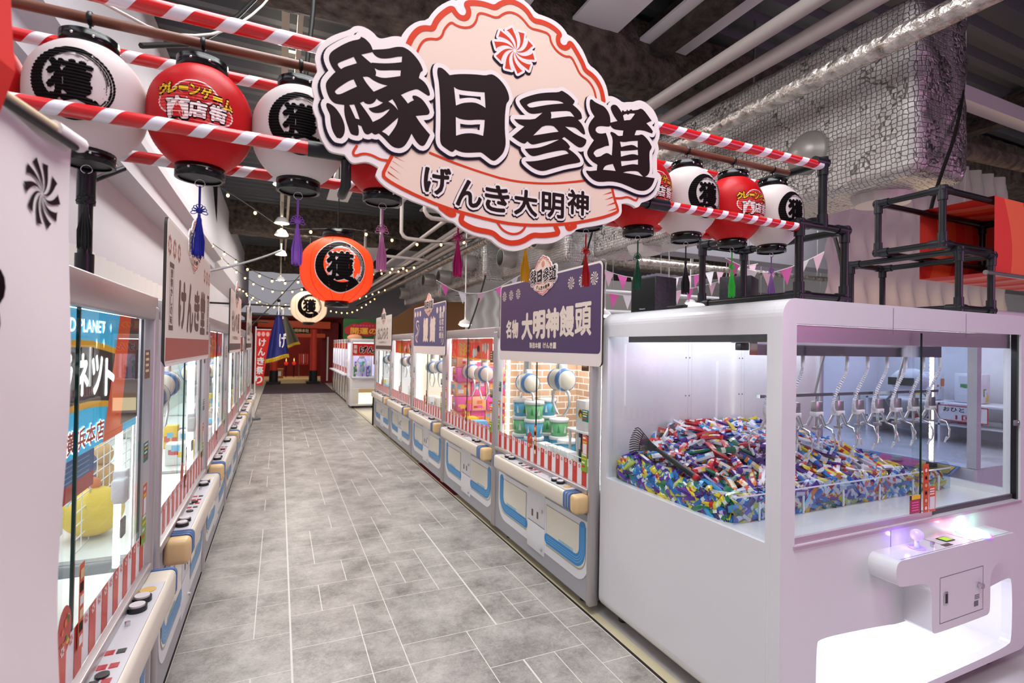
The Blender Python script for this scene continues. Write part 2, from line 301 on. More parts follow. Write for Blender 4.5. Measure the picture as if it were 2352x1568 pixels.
SIGN = json.loads('{"EN":[[[-413,291],[-416,283],[-438,273],[-460,257],[-477,242],[-488,231],[-493,222],[-495,211],[-491,198],[-485,188],[-477,179],[-483,172],[-493,158],[-500,146],[-501,134],[-497,118],[-491,105],[-483,97],[-476,94],[-469,94],[-453,95],[-453,78],[-450,61],[-443,41],[-438,27],[-434,20],[-427,18],[-417,18],[-414,21],[-413,32],[-415,42],[-416,48],[-411,47],[-407,46],[-403,36],[-398,28],[-391,26],[-385,29],[-379,34],[-373,30],[-369,30],[-360,35],[-348,27],[-332,12],[-320,4],[-306,3],[-297,6],[-287,14],[-277,32],[-269,51],[-261,39],[-251,27],[-241,21],[-233,23],[-227,31],[-215,58],[-229,71],[-244,86],[-258,104],[-238,110],[-223,114],[-218,120],[-218,128],[-227,142],[-240,156],[-255,162],[-265,162],[-269,158],[-268,153],[-264,148],[-272,143],[-281,135],[-290,145],[-301,155],[-284,167],[-270,175],[-256,182],[-244,178],[-231,172],[-223,169],[-218,172],[-218,178],[-222,190],[-230,202],[-238,209],[-251,215],[-247,232],[-240,238],[-240,243],[-249,260],[-264,276],[-280,287],[-296,292],[-308,290],[-318,287],[-342,275],[-381,263],[-386,275],[-394,283],[-403,289]],[[-472,200],[-471,204],[-460,212],[-431,231],[-422,216],[-436,208],[-454,198],[-463,190],[-469,195]],[[-430,170],[-421,152],[-444,136],[-463,122],[-472,120],[-477,124],[-477,128],[-468,139],[-455,151],[-443,162]],[[-411,242],[-382,256],[-374,248],[-363,244],[-349,246],[-331,252],[-314,260],[-300,264],[-301,248],[-326,239],[-357,231],[-383,227],[-384,225],[-393,230]],[[-375,213],[-364,210],[-349,213],[-326,219],[-303,224],[-304,208],[-325,200],[-345,193],[-359,191],[-372,193],[-370,203]],[[-406,182],[-391,186],[-381,180],[-366,175],[-351,173],[-339,173],[-358,160],[-376,148],[-388,159],[-399,171]],[[-440,98],[-427,102],[-421,88],[-412,64],[-418,64],[-423,65],[-431,81]],[[-412,109],[-403,115],[-398,111],[-390,110],[-381,113],[-373,120],[-368,130],[-360,125],[-350,123],[-363,112],[-377,104],[-389,100],[-386,95],[-378,90],[-367,90],[-352,95],[-339,105],[-331,109],[-340,95],[-354,80],[-366,71],[-377,64],[-385,77],[-399,94]],[[-336,129],[-325,138],[-316,127],[-308,110],[-318,120],[-327,126]],[[-352,42],[-335,59],[-320,76],[-308,89],[-310,74],[-319,55],[-333,33],[-342,39]]],"EN2":[[[-498,90],[-495,92],[-486,90],[-474,82],[-462,67],[-455,54],[-450,37],[-450,22],[-454,10],[-460,3],[-470,3],[-478,13],[-484,27],[-487,42],[-488,58],[-491,66],[-496,75],[-499,84]]],"NI":[[[-195,258],[-185,260],[-174,255],[-160,244],[-138,252],[-110,259],[-79,265],[-47,269],[-36,275],[-24,278],[-6,271],[14,255],[27,235],[32,218],[30,208],[23,200],[20,182],[18,151],[19,112],[23,78],[20,59],[13,42],[-2,25],[-14,15],[-24,16],[-38,24],[-56,34],[-65,33],[-87,28],[-110,24],[-126,25],[-139,29],[-145,21],[-151,19],[-168,27],[-182,35],[-186,50],[-185,96],[-186,140],[-189,183],[-192,215],[-197,236],[-198,249]],[[-146,212],[-137,208],[-125,207],[-90,211],[-50,217],[-46,171],[-61,177],[-78,180],[-94,178],[-118,171],[-139,159]],[[-139,125],[-124,121],[-98,123],[-69,131],[-48,134],[-49,111],[-52,85],[-73,87],[-92,86],[-116,80],[-137,70]]],"SAN":[[[215,281],[222,280],[245,272],[265,258],[264,252],[258,244],[276,235],[291,223],[294,207],[289,202],[279,198],[292,189],[303,174],[307,158],[303,154],[295,156],[277,167],[267,171],[247,169],[231,167],[247,159],[272,149],[306,142],[312,138],[311,127],[301,114],[288,108],[276,110],[253,121],[228,133],[220,126],[238,118],[250,106],[249,101],[245,97],[269,86],[287,72],[290,63],[284,58],[234,43],[185,23],[157,11],[140,9],[121,13],[102,22],[90,31],[114,35],[142,43],[190,61],[245,82],[238,88],[227,90],[199,82],[160,68],[132,56],[116,51],[104,54],[92,64],[87,70],[113,76],[136,82],[160,93],[184,106],[209,121],[184,114],[150,101],[117,88],[108,88],[96,95],[89,87],[83,85],[66,89],[43,100],[61,117],[85,140],[70,142],[57,148],[49,156],[65,158],[118,168],[132,180],[147,195],[130,189],[111,184],[97,185],[83,195],[70,207],[66,215],[72,223],[96,237],[133,254],[169,265],[204,273]],[[95,206],[93,209],[98,214],[115,223],[143,233],[177,241],[203,245],[216,244],[224,241],[201,235],[167,225],[134,213],[105,202]],[[177,204],[206,212],[245,221],[256,214],[265,205],[251,205],[231,200],[178,183],[180,193]],[[151,155],[185,162],[198,154],[207,146],[183,139],[150,128],[116,117],[133,136]]],"DO":[[[326,276],[332,277],[342,271],[359,267],[379,264],[394,252],[404,235],[406,214],[434,225],[424,234],[412,249],[405,262],[408,272],[417,278],[430,278],[441,269],[450,259],[480,270],[516,279],[530,288],[544,285],[563,269],[579,254],[573,251],[556,241],[573,230],[585,218],[582,210],[574,210],[552,213],[530,212],[513,208],[506,190],[524,193],[536,199],[549,195],[568,181],[581,163],[579,155],[572,146],[571,128],[574,90],[573,72],[564,59],[554,53],[596,54],[591,39],[580,21],[562,7],[543,1],[518,1],[484,9],[448,16],[410,16],[369,7],[349,7],[329,16],[314,30],[312,35],[316,38],[326,37],[354,44],[356,63],[334,71],[320,83],[314,97],[322,115],[341,143],[328,152],[318,172],[319,187],[327,203],[342,222],[328,237],[322,255],[323,272]],[[348,184],[355,191],[372,196],[398,198],[406,204],[410,199],[421,194],[439,195],[459,197],[456,179],[438,174],[425,182],[410,184],[405,179],[416,161],[415,131],[413,104],[395,110],[382,104],[368,93],[351,88],[341,97],[342,104],[353,114],[373,123],[387,131],[402,135],[397,157],[388,176],[372,170],[355,169],[347,176]],[[456,251],[480,260],[508,266],[497,251],[488,239],[474,236],[462,232]],[[446,157],[464,158],[488,166],[520,173],[520,149],[500,156],[476,149],[451,139]],[[449,125],[482,132],[521,142],[522,123],[501,124],[476,116],[451,106]],[[451,91],[483,97],[522,108],[522,90],[501,89],[477,82],[454,74]],[[379,50],[383,59],[391,67],[418,76],[430,54],[403,52]],[[460,53],[477,60],[502,65],[522,67],[533,60],[545,52],[502,54]]],"EDGE":[[[-529,206],[-527,219],[-522,234],[-511,251],[-495,269],[-472,286],[-443,303],[-434,314],[-423,320],[-409,322],[-391,318],[-378,311],[-369,302],[-359,301],[-347,306],[-328,316],[-314,320],[-302,321],[-300,329],[-284,354],[-258,378],[-229,389],[-215,414],[-194,441],[-161,467],[-152,471],[-142,471],[-132,481],[-98,503],[-63,515],[-33,516],[-24,525],[1,542],[28,549],[54,545],[76,537],[99,526],[121,507],[152,507],[186,503],[213,492],[231,477],[234,471],[259,465],[288,442],[306,416],[319,391],[346,382],[376,358],[392,330],[398,303],[398,304],[413,307],[437,303],[457,294],[479,301],[500,305],[519,315],[537,318],[562,312],[588,297],[604,277],[613,253],[612,237],[618,223],[617,202],[608,185],[613,171],[615,153],[607,134],[607,108],[609,80],[624,72],[628,57],[623,34],[612,9],[600,-8],[581,-23],[553,-35],[542,-38],[532,-54],[519,-59],[506,-52],[479,-48],[458,-53],[459,-69],[460,-82],[451,-99],[423,-118],[373,-136],[285,-157],[265,-177],[242,-184],[222,-199],[202,-211],[168,-219],[127,-221],[108,-235],[87,-245],[55,-253],[26,-250],[0,-239],[-25,-220],[-69,-218],[-101,-208],[-128,-193],[-137,-183],[-154,-181],[-170,-173],[-183,-160],[-203,-150],[-251,-141],[-300,-126],[-333,-112],[-355,-96],[-366,-81],[-363,-69],[-359,-58],[-372,-51],[-390,-47],[-406,-51],[-422,-57],[-433,-55],[-442,-45],[-449,-37],[-462,-37],[-484,-36],[-493,-30],[-504,-14],[-513,4],[-518,24],[-520,44],[-527,58],[-532,73],[-532,83],[-529,95],[-528,103],[-533,118],[-535,131],[-535,135],[-532,150],[-521,173],[-525,184]]],"THICK":[[[-282,305],[-273,328],[-255,354],[-234,365],[-212,367],[-204,392],[-185,419],[-155,447],[-146,433],[-131,423],[-114,425],[-104,439],[-104,456],[-115,470],[-86,481],[-50,486],[-20,483],[-2,502],[29,520],[64,518],[90,505],[110,480],[142,485],[179,480],[210,464],[200,453],[201,432],[218,421],[239,429],[245,449],[270,422],[296,388],[303,369],[336,358],[362,333],[373,307],[378,283]],[[-178,-147],[-149,-165],[-139,-162]],[[-113,-161],[-118,-180],[-101,-190],[-69,-200],[-17,-202],[0,-213],[7,-219],[28,-227],[52,-229],[86,-220],[121,-195],[151,-195],[193,-187],[216,-180],[203,-161]],[[244,-152],[250,-164],[274,-150]]],"THIN":[[[-257,287],[-249,311],[-236,330],[-217,338],[-198,340],[-184,354],[-179,375],[-158,404],[-142,396],[-116,396],[-93,406],[-79,427],[-75,453],[-50,457],[-13,453],[8,474],[30,486],[58,485],[81,471],[100,453],[133,456],[170,454],[174,428],[198,404],[229,395],[251,402],[271,373],[286,349],[318,338],[340,315],[348,286]],[[1,-172],[17,-191],[43,-201],[70,-198],[88,-184],[96,-169]],[[-418,-9],[-429,-30],[-422,-38],[-400,-26],[-377,-27],[-354,-36],[-335,-35]],[[431,-38],[456,-35],[485,-25],[518,-37],[525,-25]],[[-214,7],[-152,-8],[-72,-23],[11,-34],[9,-33],[67,-36],[157,-29],[233,-15],[309,4]]],"BAND":[[[-323,-22],[-335,-47],[-348,-78],[-334,-90],[-300,-105],[-251,-122],[-176,-144],[-70,-160],[17,-169],[96,-168],[179,-158],[265,-143],[339,-123],[400,-103],[441,-84],[444,-76],[428,-41],[418,-8]]],"TICK":[[[-317,-22],[-312,-21],[-285,-32]],[[-323,-34],[-318,-35],[-288,-51]],[[-328,-49],[-325,-53],[-295,-68]],[[-334,-64],[-332,-70],[-298,-86]],[[415,-18],[416,-23],[380,-34]],[[420,-34],[421,-39],[388,-50]],[[428,-52],[430,-57],[394,-69]],[[436,-70],[436,-76],[400,-87]]],"CH":[["げ",-190,-71],["ん",-93,-95],["き",-2,-98],["大",95,-98],["明",191,-93],["神",285,-73]],"WHEEL":[48,369]}')
# ================================================================ floor
def floor_mat():
    m = mat('slate_tile', '#8d857c', .34); N, L = nodes(m); b = N['Principled BSDF']
    tc = N.new('ShaderNodeTexCoord'); at = N.new('ShaderNodeAttribute'); at.attribute_name = 'tint'
    n1 = N.new('ShaderNodeTexNoise'); n1.inputs['Scale'].default_value = 3.4; n1.inputs['Detail'].default_value = 8; n1.inputs['Roughness'].default_value = .68
    n2 = N.new('ShaderNodeTexNoise'); n2.inputs['Scale'].default_value = 38; n2.inputs['Detail'].default_value = 6; n2.inputs['Roughness'].default_value = .7; n2.inputs['Distortion'].default_value = 1.2
    r = N.new('ShaderNodeValToRGB'); e = r.color_ramp.elements; e[0].position = .36; e[1].position = .68
    e[0].color = lin('#716b66'); e[1].color = lin('#c8c2bc'); x = e.new(.52); x.color = lin('#a59f99')
    ad = N.new('ShaderNodeMath'); ad.operation = 'MULTIPLY_ADD'; ad.inputs[1].default_value = .68
    sc = N.new('ShaderNodeMath'); sc.operation = 'MULTIPLY'; sc.inputs[1].default_value = .34
    L.new(tc.outputs['Object'], n1.inputs['Vector']); L.new(tc.outputs['Object'], n2.inputs['Vector'])
    L.new(n2.outputs[0], sc.inputs[0]); L.new(n1.outputs[0], ad.inputs[0]); L.new(sc.outputs[0], ad.inputs[2]); L.new(ad.outputs[0], r.inputs[0])
    L.new(r.outputs[0], b.inputs['Base Color'])
    bp = N.new('ShaderNodeBump'); bp.inputs['Strength'].default_value = .25; bp.inputs['Distance'].default_value = .004
    L.new(n2.outputs[0], bp.inputs['Height']); L.new(bp.outputs[0], b.inputs['Normal'])
    return m
TILE = floor_mat(); GROUT = mat('grout', '#e2dcd5', .6); GROUTD = mat('grout_dark', '#6e665f', .6)
def make_floor():
    mb = MB(); u = .1866; x0 = -.47; nx = 12; y0 = -2.0; ny = 110; rnd = random.Random(3)
    mb.box(x0, 1.772, y0, 18.5, -.02, 0, GROUT)
    occ = [[False] * nx for _ in range(ny)]
    for j in range(ny):
        for i in range(nx):
            if occ[j][i]: continue
            opts = [(2, 2)] * 4 + [(3, 2)] * 2 + [(2, 1)] * 3 + [(1, 2)] * 2 + [(1, 1)] + [(3, 3)]
            rnd.shuffle(opts)
            for w, h in opts + [(1, 1)]:
                if i + w > nx or j + h > ny or (i < 6) != (i + w - 1 < 6) or (i < 3) != (i + w - 1 < 3) and i + w > 3 and i < 3: continue
                if any(occ[j + b][i + a] for a in range(w) for b in range(h)): continue
                for a in range(w):
                    for b in range(h): occ[j + b][i + a] = True
                g = .0028; gl = .0075 if (i % 6 == 3) else g
                mb.box(x0 + i * u + gl, x0 + (i + w) * u - g, y0 + j * u + g, y0 + (j + h) * u - g, -.01, .0006, TILE); break
    return mb
struct('floor', make_floor())
hall = MB(); WH = mat('hall_floor', '#bdb8b6', .3)
hall.box(1.79, 22, -4, 27, -.03, -.001, mat('beige_strip', '#cbbf9f', .5)); hall.box(1.85, 22, -4, 27, -.02, 0, WH); hall.box(-1.5, -.475, -4, 27, -.03, -.001, mat('left_strip', '#cfc7b8', .5))
hall.box(-.475, 1.79, 18.5, 27, -.02, 0, noise_mat('dark_carpet', '#3a2b30', '#54424a', 60, .95))
struct('floor_hall', hall)
tr = MB(); tr.box(1.772, 1.786, -2, 18.5, -.02, .004, mat('floor_edge', '#1d1a19', .5)); struct('trim_1', tr)
tr = MB(); tr.box(-.482, -.470, -2, 18.5, -.02, .004, mat('floor_edge', '#1d1a19', .5)); struct('trim_2', tr)
solo('floor_mat', MB().box(1.80, 1.98, 5.5, 7.15, 0, .005, mat('wine_red', '#7d1724', .7)), 'wine red floor strip under the third claw machine on the right', 'mat')

# ================================================================ ceiling: dark corrugated deck, sprayed beams
def corrugated(x0, x1, y0, y1, z, per=.32, depth=.075):
    mb = MB(); y = y0; pr = []
    while y < y1:
        for dy, dz in ((0, 0), (.10, 0), (.15, depth), (.27, depth)): pr.append((y + dy, z + dz))
        y += per
    vs = [(x, a, b) for a, b in pr for x in (x0, x1)]
    return mb.add(vs, [(2 * i, 2 * i + 1, 2 * i + 3, 2 * i + 2) for i in range(len(pr) - 1)], mat('deck_metal', '#55585d', .5, .3))
struct('ceiling', corrugated(-1.4, 16, -4, 27, 5.2))
ROCK = noise_mat('sprayed_rock_wool', '#38312c', '#75695e', 9, .97, bump=.9, detail=10, bscale=26)
ROCKD = noise_mat('sprayed_rock_wool_dark', '#2b2623', '#564d46', 9, .97, bump=.9, detail=10, bscale=26)
def beam(y0, y1, z0, x0=-1.3, x1=16):
    mb = MB(); n = 90; rnd = random.Random(int(y0 * 10)); rows = []
    for i in range(n + 1):
        x = x0 + (x1 - x0) * i / n; j = lambda a=.022: rnd.uniform(-a, a)
        rows.append([(x, y0 + j(), 5.2), (x, y0 + j(), (z0 + 5.2) / 2 + j()), (x, y0 + .03 + j(), z0 + .03 + j()), (x, y0 + .1 + j(), z0 + j()), (x, (y0 + y1) / 2, z0 + j()), (x, y1 - .08 + j(), z0 + j()), (x, y1 + j(), z0 + .06 + j()), (x, y1 + j(), 5.2)])
    k = len(rows[0]); vs = [p for r in rows for p in r]
    mb.add(vs, [(i * k + a, i * k + a + 1, (i + 1) * k + a + 1, (i + 1) * k + a) for i in range(n) for a in range(k - 1)], ROCK, True); return mb
struct('beam', beam(4.5, 5.05, 4.58)); struct('beam', beam(14.6, 15.3, 4.45)); struct('beam', beam(21.0, 21.5, 4.3)); struct('beam', beam(9.6, 9.9, 4.95))
mb = MB()
for x in (3.6, 9.0): mb.box(x, x + .22, -2, 27, 4.85, 5.2, ROCKD)
struct('beam', mb)
# pale flat panels between dark gaps, under the deck (near right, and further down the aisle)
PLATE = mat('ceiling_plate', '#efedef', .4)
def plates(xs, y0, y1, z):
    for a, b in xs: solo('ceiling_panel', MB().box(a, b, y0, y1, z, z + .03, PLATE), 'pale flat ceiling panel fixed between dark gaps under the deck', 'ceiling panel', 'pale ceiling panels')
plates(((2.63, 3.17), (3.46, 4.1), (1.75, 2.15)), 1.6, 4.5, 4.96)
plates(((.9, 1.35), (1.95, 2.5), (3.0, 3.6)), 8.0, 12.2, 4.86)
plates(((1.05, 1.65), (2.25, 2.9), (3.4, 4.1)), 15.4, 20.0, 4.5)

# ================================================================ left wall with its stepped white bulkhead
WALL = mat('wall_white', '#d6d2d8', .7)
def extr_y(prof, y0, y1, m):
    n = len(prof); mb = MB(); vs = [(x, y, z) for y in (y0, y1) for x, z in prof]
    mb.add(vs, [(i, i + 1, n + i + 1, n + i) for i in range(n - 1)], m); mb.add([(x, y1, z) for x, z in prof] , [tuple(range(n))], m); return mb
struct('wall_left', extr_y([(-1.47, 0), (-1.47, 3.12), (-1.22, 3.12), (-1.22, 3.26), (-1.10, 3.33), (-1.10, 3.42), (-1.22, 4.2), (-1.32, 5.2), (-1.7, 5.2), (-1.7, 0)], -4, 12.0, WALL))
struct('wall_left_rear', extr_y([(-1.47, 0), (-1.47, 3.0), (-1.2, 3.3), (-1.2, 4.9), (-1.7, 4.9), (-1.7, 0)], 12.02, 24, WALL))
def wavy(x0, x1, z0, z1, y, amp=.03, per=.28, nz=40, facing='y'):
    mb = MB(); nx = int((x1 - x0) / .035); vs = []
    for j in range(nz + 1):
        z = z0 + (z1 - z0) * j / nz
        for i in range(nx + 1):
            x = x0 + (x1 - x0) * i / nx; a = amp * math.sin(2 * PI * x / per + .9 * math.sin(2 * PI * z / .62)) 
            vs.append((x, y + a, z) if facing == 'y' else (y + a, x, z))
    mb.add(vs, [(j * (nx + 1) + i, j * (nx + 1) + i + 1, (j + 1) * (nx + 1) + i + 1, (j + 1) * (nx + 1) + i) for j in range(nz) for i in range(nx)], mat('wave_panel', '#e8e4df', .6), True); return mb
solo('wave_panel', wavy(3.4, 12.0, .9, 2.36, -1.40, .02, .3, 16, 'x'), 'white rippled wall panel low behind the left claw machines', 'wall panel')
wv = wavy(6.35, 10.75, 0, 4.54, 4.41, .05, .36, 60)
solo('wave_panel', wv, 'large white rippled partition lit from below behind the candy cabinet', 'wall panel')
solo('wave_panel', wavy(4.3, 5.9, 0, 3.3, 14.0, .04, .34, 40), 'pale rippled partition far behind the middle signboard', 'wall panel')
mb = MB(); mb.box(6.4, 10.7, 4.16, 4.28, 0, 1.80, mat('uplight', '#ffe8c8', .5, emit=1.6, emith='#ffe2b8'))
solo('uplight_strip', mb, 'warm light strip glowing along the foot of the rippled partition', 'light')
struct('wall_far', MB().box(1.9, 22, 26, 26.2, 0, 5.2, mat('far_wall', '#a9a3a4', .8)))
struct('wall_right', MB().box(20, 20.2, -3, 26, 0, 5.2, mat('far_wall', '#a9a3a4', .8)))

# ================================================================ ducts, pipes and racks
def foil_mat():
    m = mat('foil', '#aeaaa6', .26, .92); N, L = nodes(m); b = N['Principled BSDF']
    tc = N.new('ShaderNodeTexCoord'); v = N.new('ShaderNodeTexVoronoi'); v.inputs['Scale'].default_value = 26; v.feature = 'DISTANCE_TO_EDGE'; v.inputs['Randomness'].default_value = .35
    n = N.new('ShaderNodeTexNoise'); n.inputs['Scale'].default_value = 5; n.inputs['Detail'].default_value = 9; n.inputs['Roughness'].default_value = .7; n.inputs['Distortion'].default_value = 1.5
    r = N.new('ShaderNodeValToRGB'); r.color_ramp.elements[0].position = .0; r.color_ramp.elements[1].position = .10
    b1 = N.new('ShaderNodeBump'); b1.inputs['Strength'].default_value = .5; b1.inputs['Distance'].default_value = .012
    b2 = N.new('ShaderNodeBump'); b2.inputs['Strength'].default_value = .5; b2.inputs['Distance'].default_value = .035
    L.new(tc.outputs['Object'], v.inputs['Vector']); L.new(tc.outputs['Object'], n.inputs['Vector']); L.new(v.outputs['Distance'], r.inputs[0])
    L.new(r.outputs[0], b1.inputs['Height']); L.new(n.outputs[0], b2.inputs['Height']); L.new(b1.outputs[0], b2.inputs['Normal']); L.new(b2.outputs[0], b.inputs['Normal'])
    cr = N.new('ShaderNodeValToRGB'); cr.color_ramp.elements[0].color = lin('#5d5753'); cr.color_ramp.elements[1].color = lin('#c6c2c0'); cr.color_ramp.elements[1].position = .09
    L.new(v.outputs['Distance'], cr.inputs[0]); L.new(cr.outputs[0], b.inputs['Base Color']); return m
FOIL = foil_mat()
def foilbox(x0, x1, y0, y1, z0, z1, seed, st=.12):
    rnd = random.Random(seed); bm = bmesh.new(); bmesh.ops.create_cube(bm, size=1)
    for v in bm.verts: v.co = Vector(((x0 + x1) / 2 + v.co.x * (x1 - x0), (y0 + y1) / 2 + v.co.y * (y1 - y0), (z0 + z1) / 2 + v.co.z * (z1 - z0)))
    bmesh.ops.bevel(bm, geom=bm.edges[:], offset=.09, segments=3, profile=.5, affect='EDGES')
    for ax, a, b in ((0, x0, x1), (1, y0, y1), (2, z0, z1)):
        t = a + st
        while t < b:
            co = [0, 0, 0]; co[ax] = t; no = [0, 0, 0]; no[ax] = 1
            bmesh.ops.bisect_plane(bm, geom=bm.verts[:] + bm.edges[:] + bm.faces[:], plane_co=co, plane_no=no); t += st
    for v in bm.verts: v.co += Vector((rnd.uniform(-1, 1), rnd.uniform(-1, 1), rnd.uniform(-1, 1))) * .011
    return MB().bm(bm, FOIL, True)
t = thing('air_duct', 'large foil-wrapped rectangular duct high above the candy cabinet', 'duct', (4.6, 4.4, 3.0))
part('duct_body', t, foilbox(4.25, 4.95, 2.24, 6.6, 3.0, 4.35, 1), org=t.location)
part('hanger', t, MB().cyl((4.6, 4.0, 4.3), .012, .92, STEEL, 8), org=t.location)
part('inlet_dome', t, MB().lathe([(.0, -.13), (.07, -.12), (.13, -.085), (.17, -.02), (.19, -.01), (.19, .04)], mat('duct_paint', '#a39c97', .4, .4), 28, (4.25, 3.12, 3.42), 'x'), org=t.location, label='round dull metal dome on the duct side')
for yy, xx in ((2.75, 4.7), (5.6, 4.45)): part('diffuser', t, MB().cyl((xx, yy, 2.93), .2, .1, mat('diffuser', '#cfcac6', .3), 24, 'z', .24), org=t.location)
for k, (x0, x1, y0, y1, z0, z1, lb) in enumerate(((3.95, 4.7, 6.8, 9.4, 2.95, 4.1, 'second foil-wrapped duct section beyond the candy cabinet duct'), (3.7, 4.5, 9.7, 12.6, 2.95, 4.2, 'third foil-wrapped duct section above the middle of the right row'), (3.72, 4.5, 12.9, 17.0, 2.9, 4.2, 'fourth foil-wrapped duct section near the shrine end'))):
    t = thing('air_duct', lb, 'duct', ((x0 + x1) / 2, (y0 + y1) / 2, z0))
    part('duct_body', t, foilbox(x0, x1, y0, y1, z0, z1, 5 + k, .2), org=t.location)
    for hx in (x0 + .1, x1 - .1): part('hanger', t, MB().cyl((hx, (y0 + y1) / 2, z1 - .02), .012, 5.22 - z1, STEEL, 8), org=t.location)
    for q in range(2):
        yy = y0 + .6 + q * (y1 - y0 - 1.2)
        part('spigot', t, MB().lathe([(.0, -.25), (.14, -.25), (.16, -.27), (.17, -.26), (.17, .02)], mat('duct_paint', '#a39c97', .4, .4), 22, (x0, yy, 3.4 - .1 * q), 'x'), org=t.location)
        part('spigot_mouth', t, MB().lathe([(0, -.262), (.14, -.262)], BLACK, 22, (x0 - .01, yy, 3.4 - .1 * q), 'x'), org=t.location)
def pipe(name, pts, r, m, label, cat, group=None, n=14): return solo(name, MB().tube(pts, r, m, n), label, cat, group)
FOILP = noise_mat('foil_pipe', '#8c847d', '#d6cfc8', 14, .24, bump=.8, metal=.95, detail=8)
pipe('foil_pipe', [(3.13, 1.0, 3.42), (3.13, 24, 3.42)], .062, FOILP, 'foil-wrapped pipe running the length of the aisle under the duct', 'pipe')
PAINT = mat('pipe_paint', '#b3a9a4', .45)
pipe('ceiling_pipe', [(3.30, 1.0, 4.06), (3.30, 24, 4.06)], .055, PAINT, 'upper grey painted pipe of the pair beside the sprayed beam', 'pipe')
pipe('ceiling_pipe', [(3.52, 1.0, 3.98), (3.52, 24, 3.98)], .058, PAINT, 'lower grey painted pipe of the pair beside the sprayed beam', 'pipe')
for x, z, y in ((3.30, 4.06, 4.25), (3.52, 3.98, 4.25)):
    solo('pipe_clamp', MB().lathe([(.056, -.07), (.074, -.07), (.074, .07), (.056, .07)], mat('clamp', '#d6d0c4', .5), 16, (x, y, z), 'y'), 'pale clamp collar on the %s of the paired grey pipes' % ('upper' if z > 4 else 'lower'), 'clamp')
    solo('pipe_wrap', MB().lathe([(.06, -.09), (.12, -.05), (.11, .02), (.13, .06), (.06, .11)], noise_mat('pipe_tape', '#8a7a66', '#b8a88e', 20, .9, bump=.6), 12, (x, y + .3, z), 'y'), 'brown crumpled wrap where the %s grey pipe passes the beam' % ('upper' if z > 4 else 'lower'), 'insulation')
for k, (x, z) in enumerate(((2.5, 3.75), (2.75, 3.6), (2.95, 3.5))):
    pipe('ceiling_pipe', [(x, 6.5, z), (x, 24, z)], .035, PAINT, ('thin grey pipe nearest the aisle beyond the beam', 'middle thin grey pipe beyond the beam', 'thin grey pipe beside the foil pipe beyond the beam')[k], 'pipe')
for k, y in enumerate((7.4, 9.0, 11.0, 13.2)):
    pipe('branch_pipe', [(1.9, y, 4.5), (1.9, y, 3.62), (1.94, y, 3.55), (2.0, y, 3.52), (2.9, y, 3.5)], .032, PAINT, ('nearest', 'second', 'third', 'farthest')[k] + ' elbowed grey branch pipe dropping to the pipe rack', 'pipe')
def hung_pipe(y, x0, x1, z, r, m, label):
    t = thing('cross_pipe', label, 'pipe', ((x0 + x1) / 2, y, z)); part('tube', t, MB().tube([(x0, y, z), (x1, y, z + .05)], r, m, 14), org=t.location)
    for k in range(5): x = x0 + (x1 - x0) * (k + .5) / 5; part('hanger', t, MB().cyl((x, y, z), .008, 5.22 - z, STEEL, 6), org=t.location)
hung_pipe(6.7, 4.9, 14, 3.05, .05, FOILP, 'silver pipe crossing the hall behind the bunting')
hung_pipe(8.4, 4.9, 15, 2.75, .045, mat('white_pipe', '#cfcdd0', .4), 'upper white pipe crossing the hall behind the speakers')
hung_pipe(9.4, 4.9, 15, 2.45, .045, mat('white_pipe', '#cfcdd0', .4), 'lower white pipe crossing the hall behind the speakers')
struct('beam', MB().box(5.2, 20, 10.4, 10.8, 2.6, 3.3, mat('beam_grey', '#85807d', .8)))
struct('beam', MB().box(5.2, 20, 7.0, 7.4, 3.35, 4.2, mat('beam_lilac', '#8d8a92', .8)))
pipe('cross_pipe', [(5.1, 3.2, 3.85), (9.5, 3.2, 4.05)], .09, ROCK, 'thick sprayed pipe leaving the duct end toward the right', 'pipe')
solo('light_trough', MB().box(5.0, 9.8, 2.9, 3.05, 4.25, 4.4, mat('trough', '#c9c4c6', .4)), 'pale metal trough under the deck at upper right', 'trough')
# cable rack with lamps above the aisle
RACK = mat('rack', '#b3aa97', .5)
t = thing('cable_rack', 'beige ceiling cable rack running down the aisle above the lamps', 'cable rack', (.03, 9, 4.72))
for x0, x1 in ((-.04, .03), (.10, .15)): part('rail', t, MB().box(x0, x1, 1.2, 21, 4.72, 4.80, RACK), org=t.location)
for k in range(14): part('cross_bar', t, MB().box(-.04, .15, 1.9 + k * 1.4, 1.95 + k * 1.4, 4.80, 4.83, mat('rack_bar', '#8c8576', .5)), org=t.location)
for k, (y, z) in enumerate(((9.5, 4.30), (12.3, 4.25), (13.4, 4.20), (16.2, 4.17), (19.0, 3.75))):
    t = thing('track_lamp', ('first', 'second', 'third', 'fourth', 'farthest')[k] + ' round white lamp of the line under the cable rack, counting from the camera', 'lamp', (0, y, z), group='lamps under the cable rack')
    part('stem', t, MB().cyl((0, 0, .08), .02, 4.72 - z - .08, RACK, 8)); part('shade', t, MB().lathe([(.04, .14), (.09, .12), (.14, .04), (.15, 0)], WHITE, 20), 'lampshade'); part('diffuser', t, MB().lathe([(0, .0), (.06, -.005), (.145, .006)], LAMPG, 20), 'lampglow')
def wire(name, pts, r, m, label, cat='cable', n=6):
    return solo(name, MB().tube(open_smooth(pts, 2), r, m, n), label, cat)
def sag(a, b, s, n=14):
    return [(a[0] + (b[0] - a[0]) * i / n, a[1] + (b[1] - a[1]) * i / n, a[2] + (b[2] - a[2]) * i / n - s * 4 * (i / n) * (1 - i / n)) for i in range(n + 1)]
CB = mat('cable_black', '#15130f', .5); CW = mat('cable_white', '#cfcac2', .5)
wire('cable', [(-.05, 3.4, 3.85), (-.35, 3.0, 3.15), (-.55, 2.6, 2.88)], .012, CB, 'black cable slanting down behind the striped upper pole')
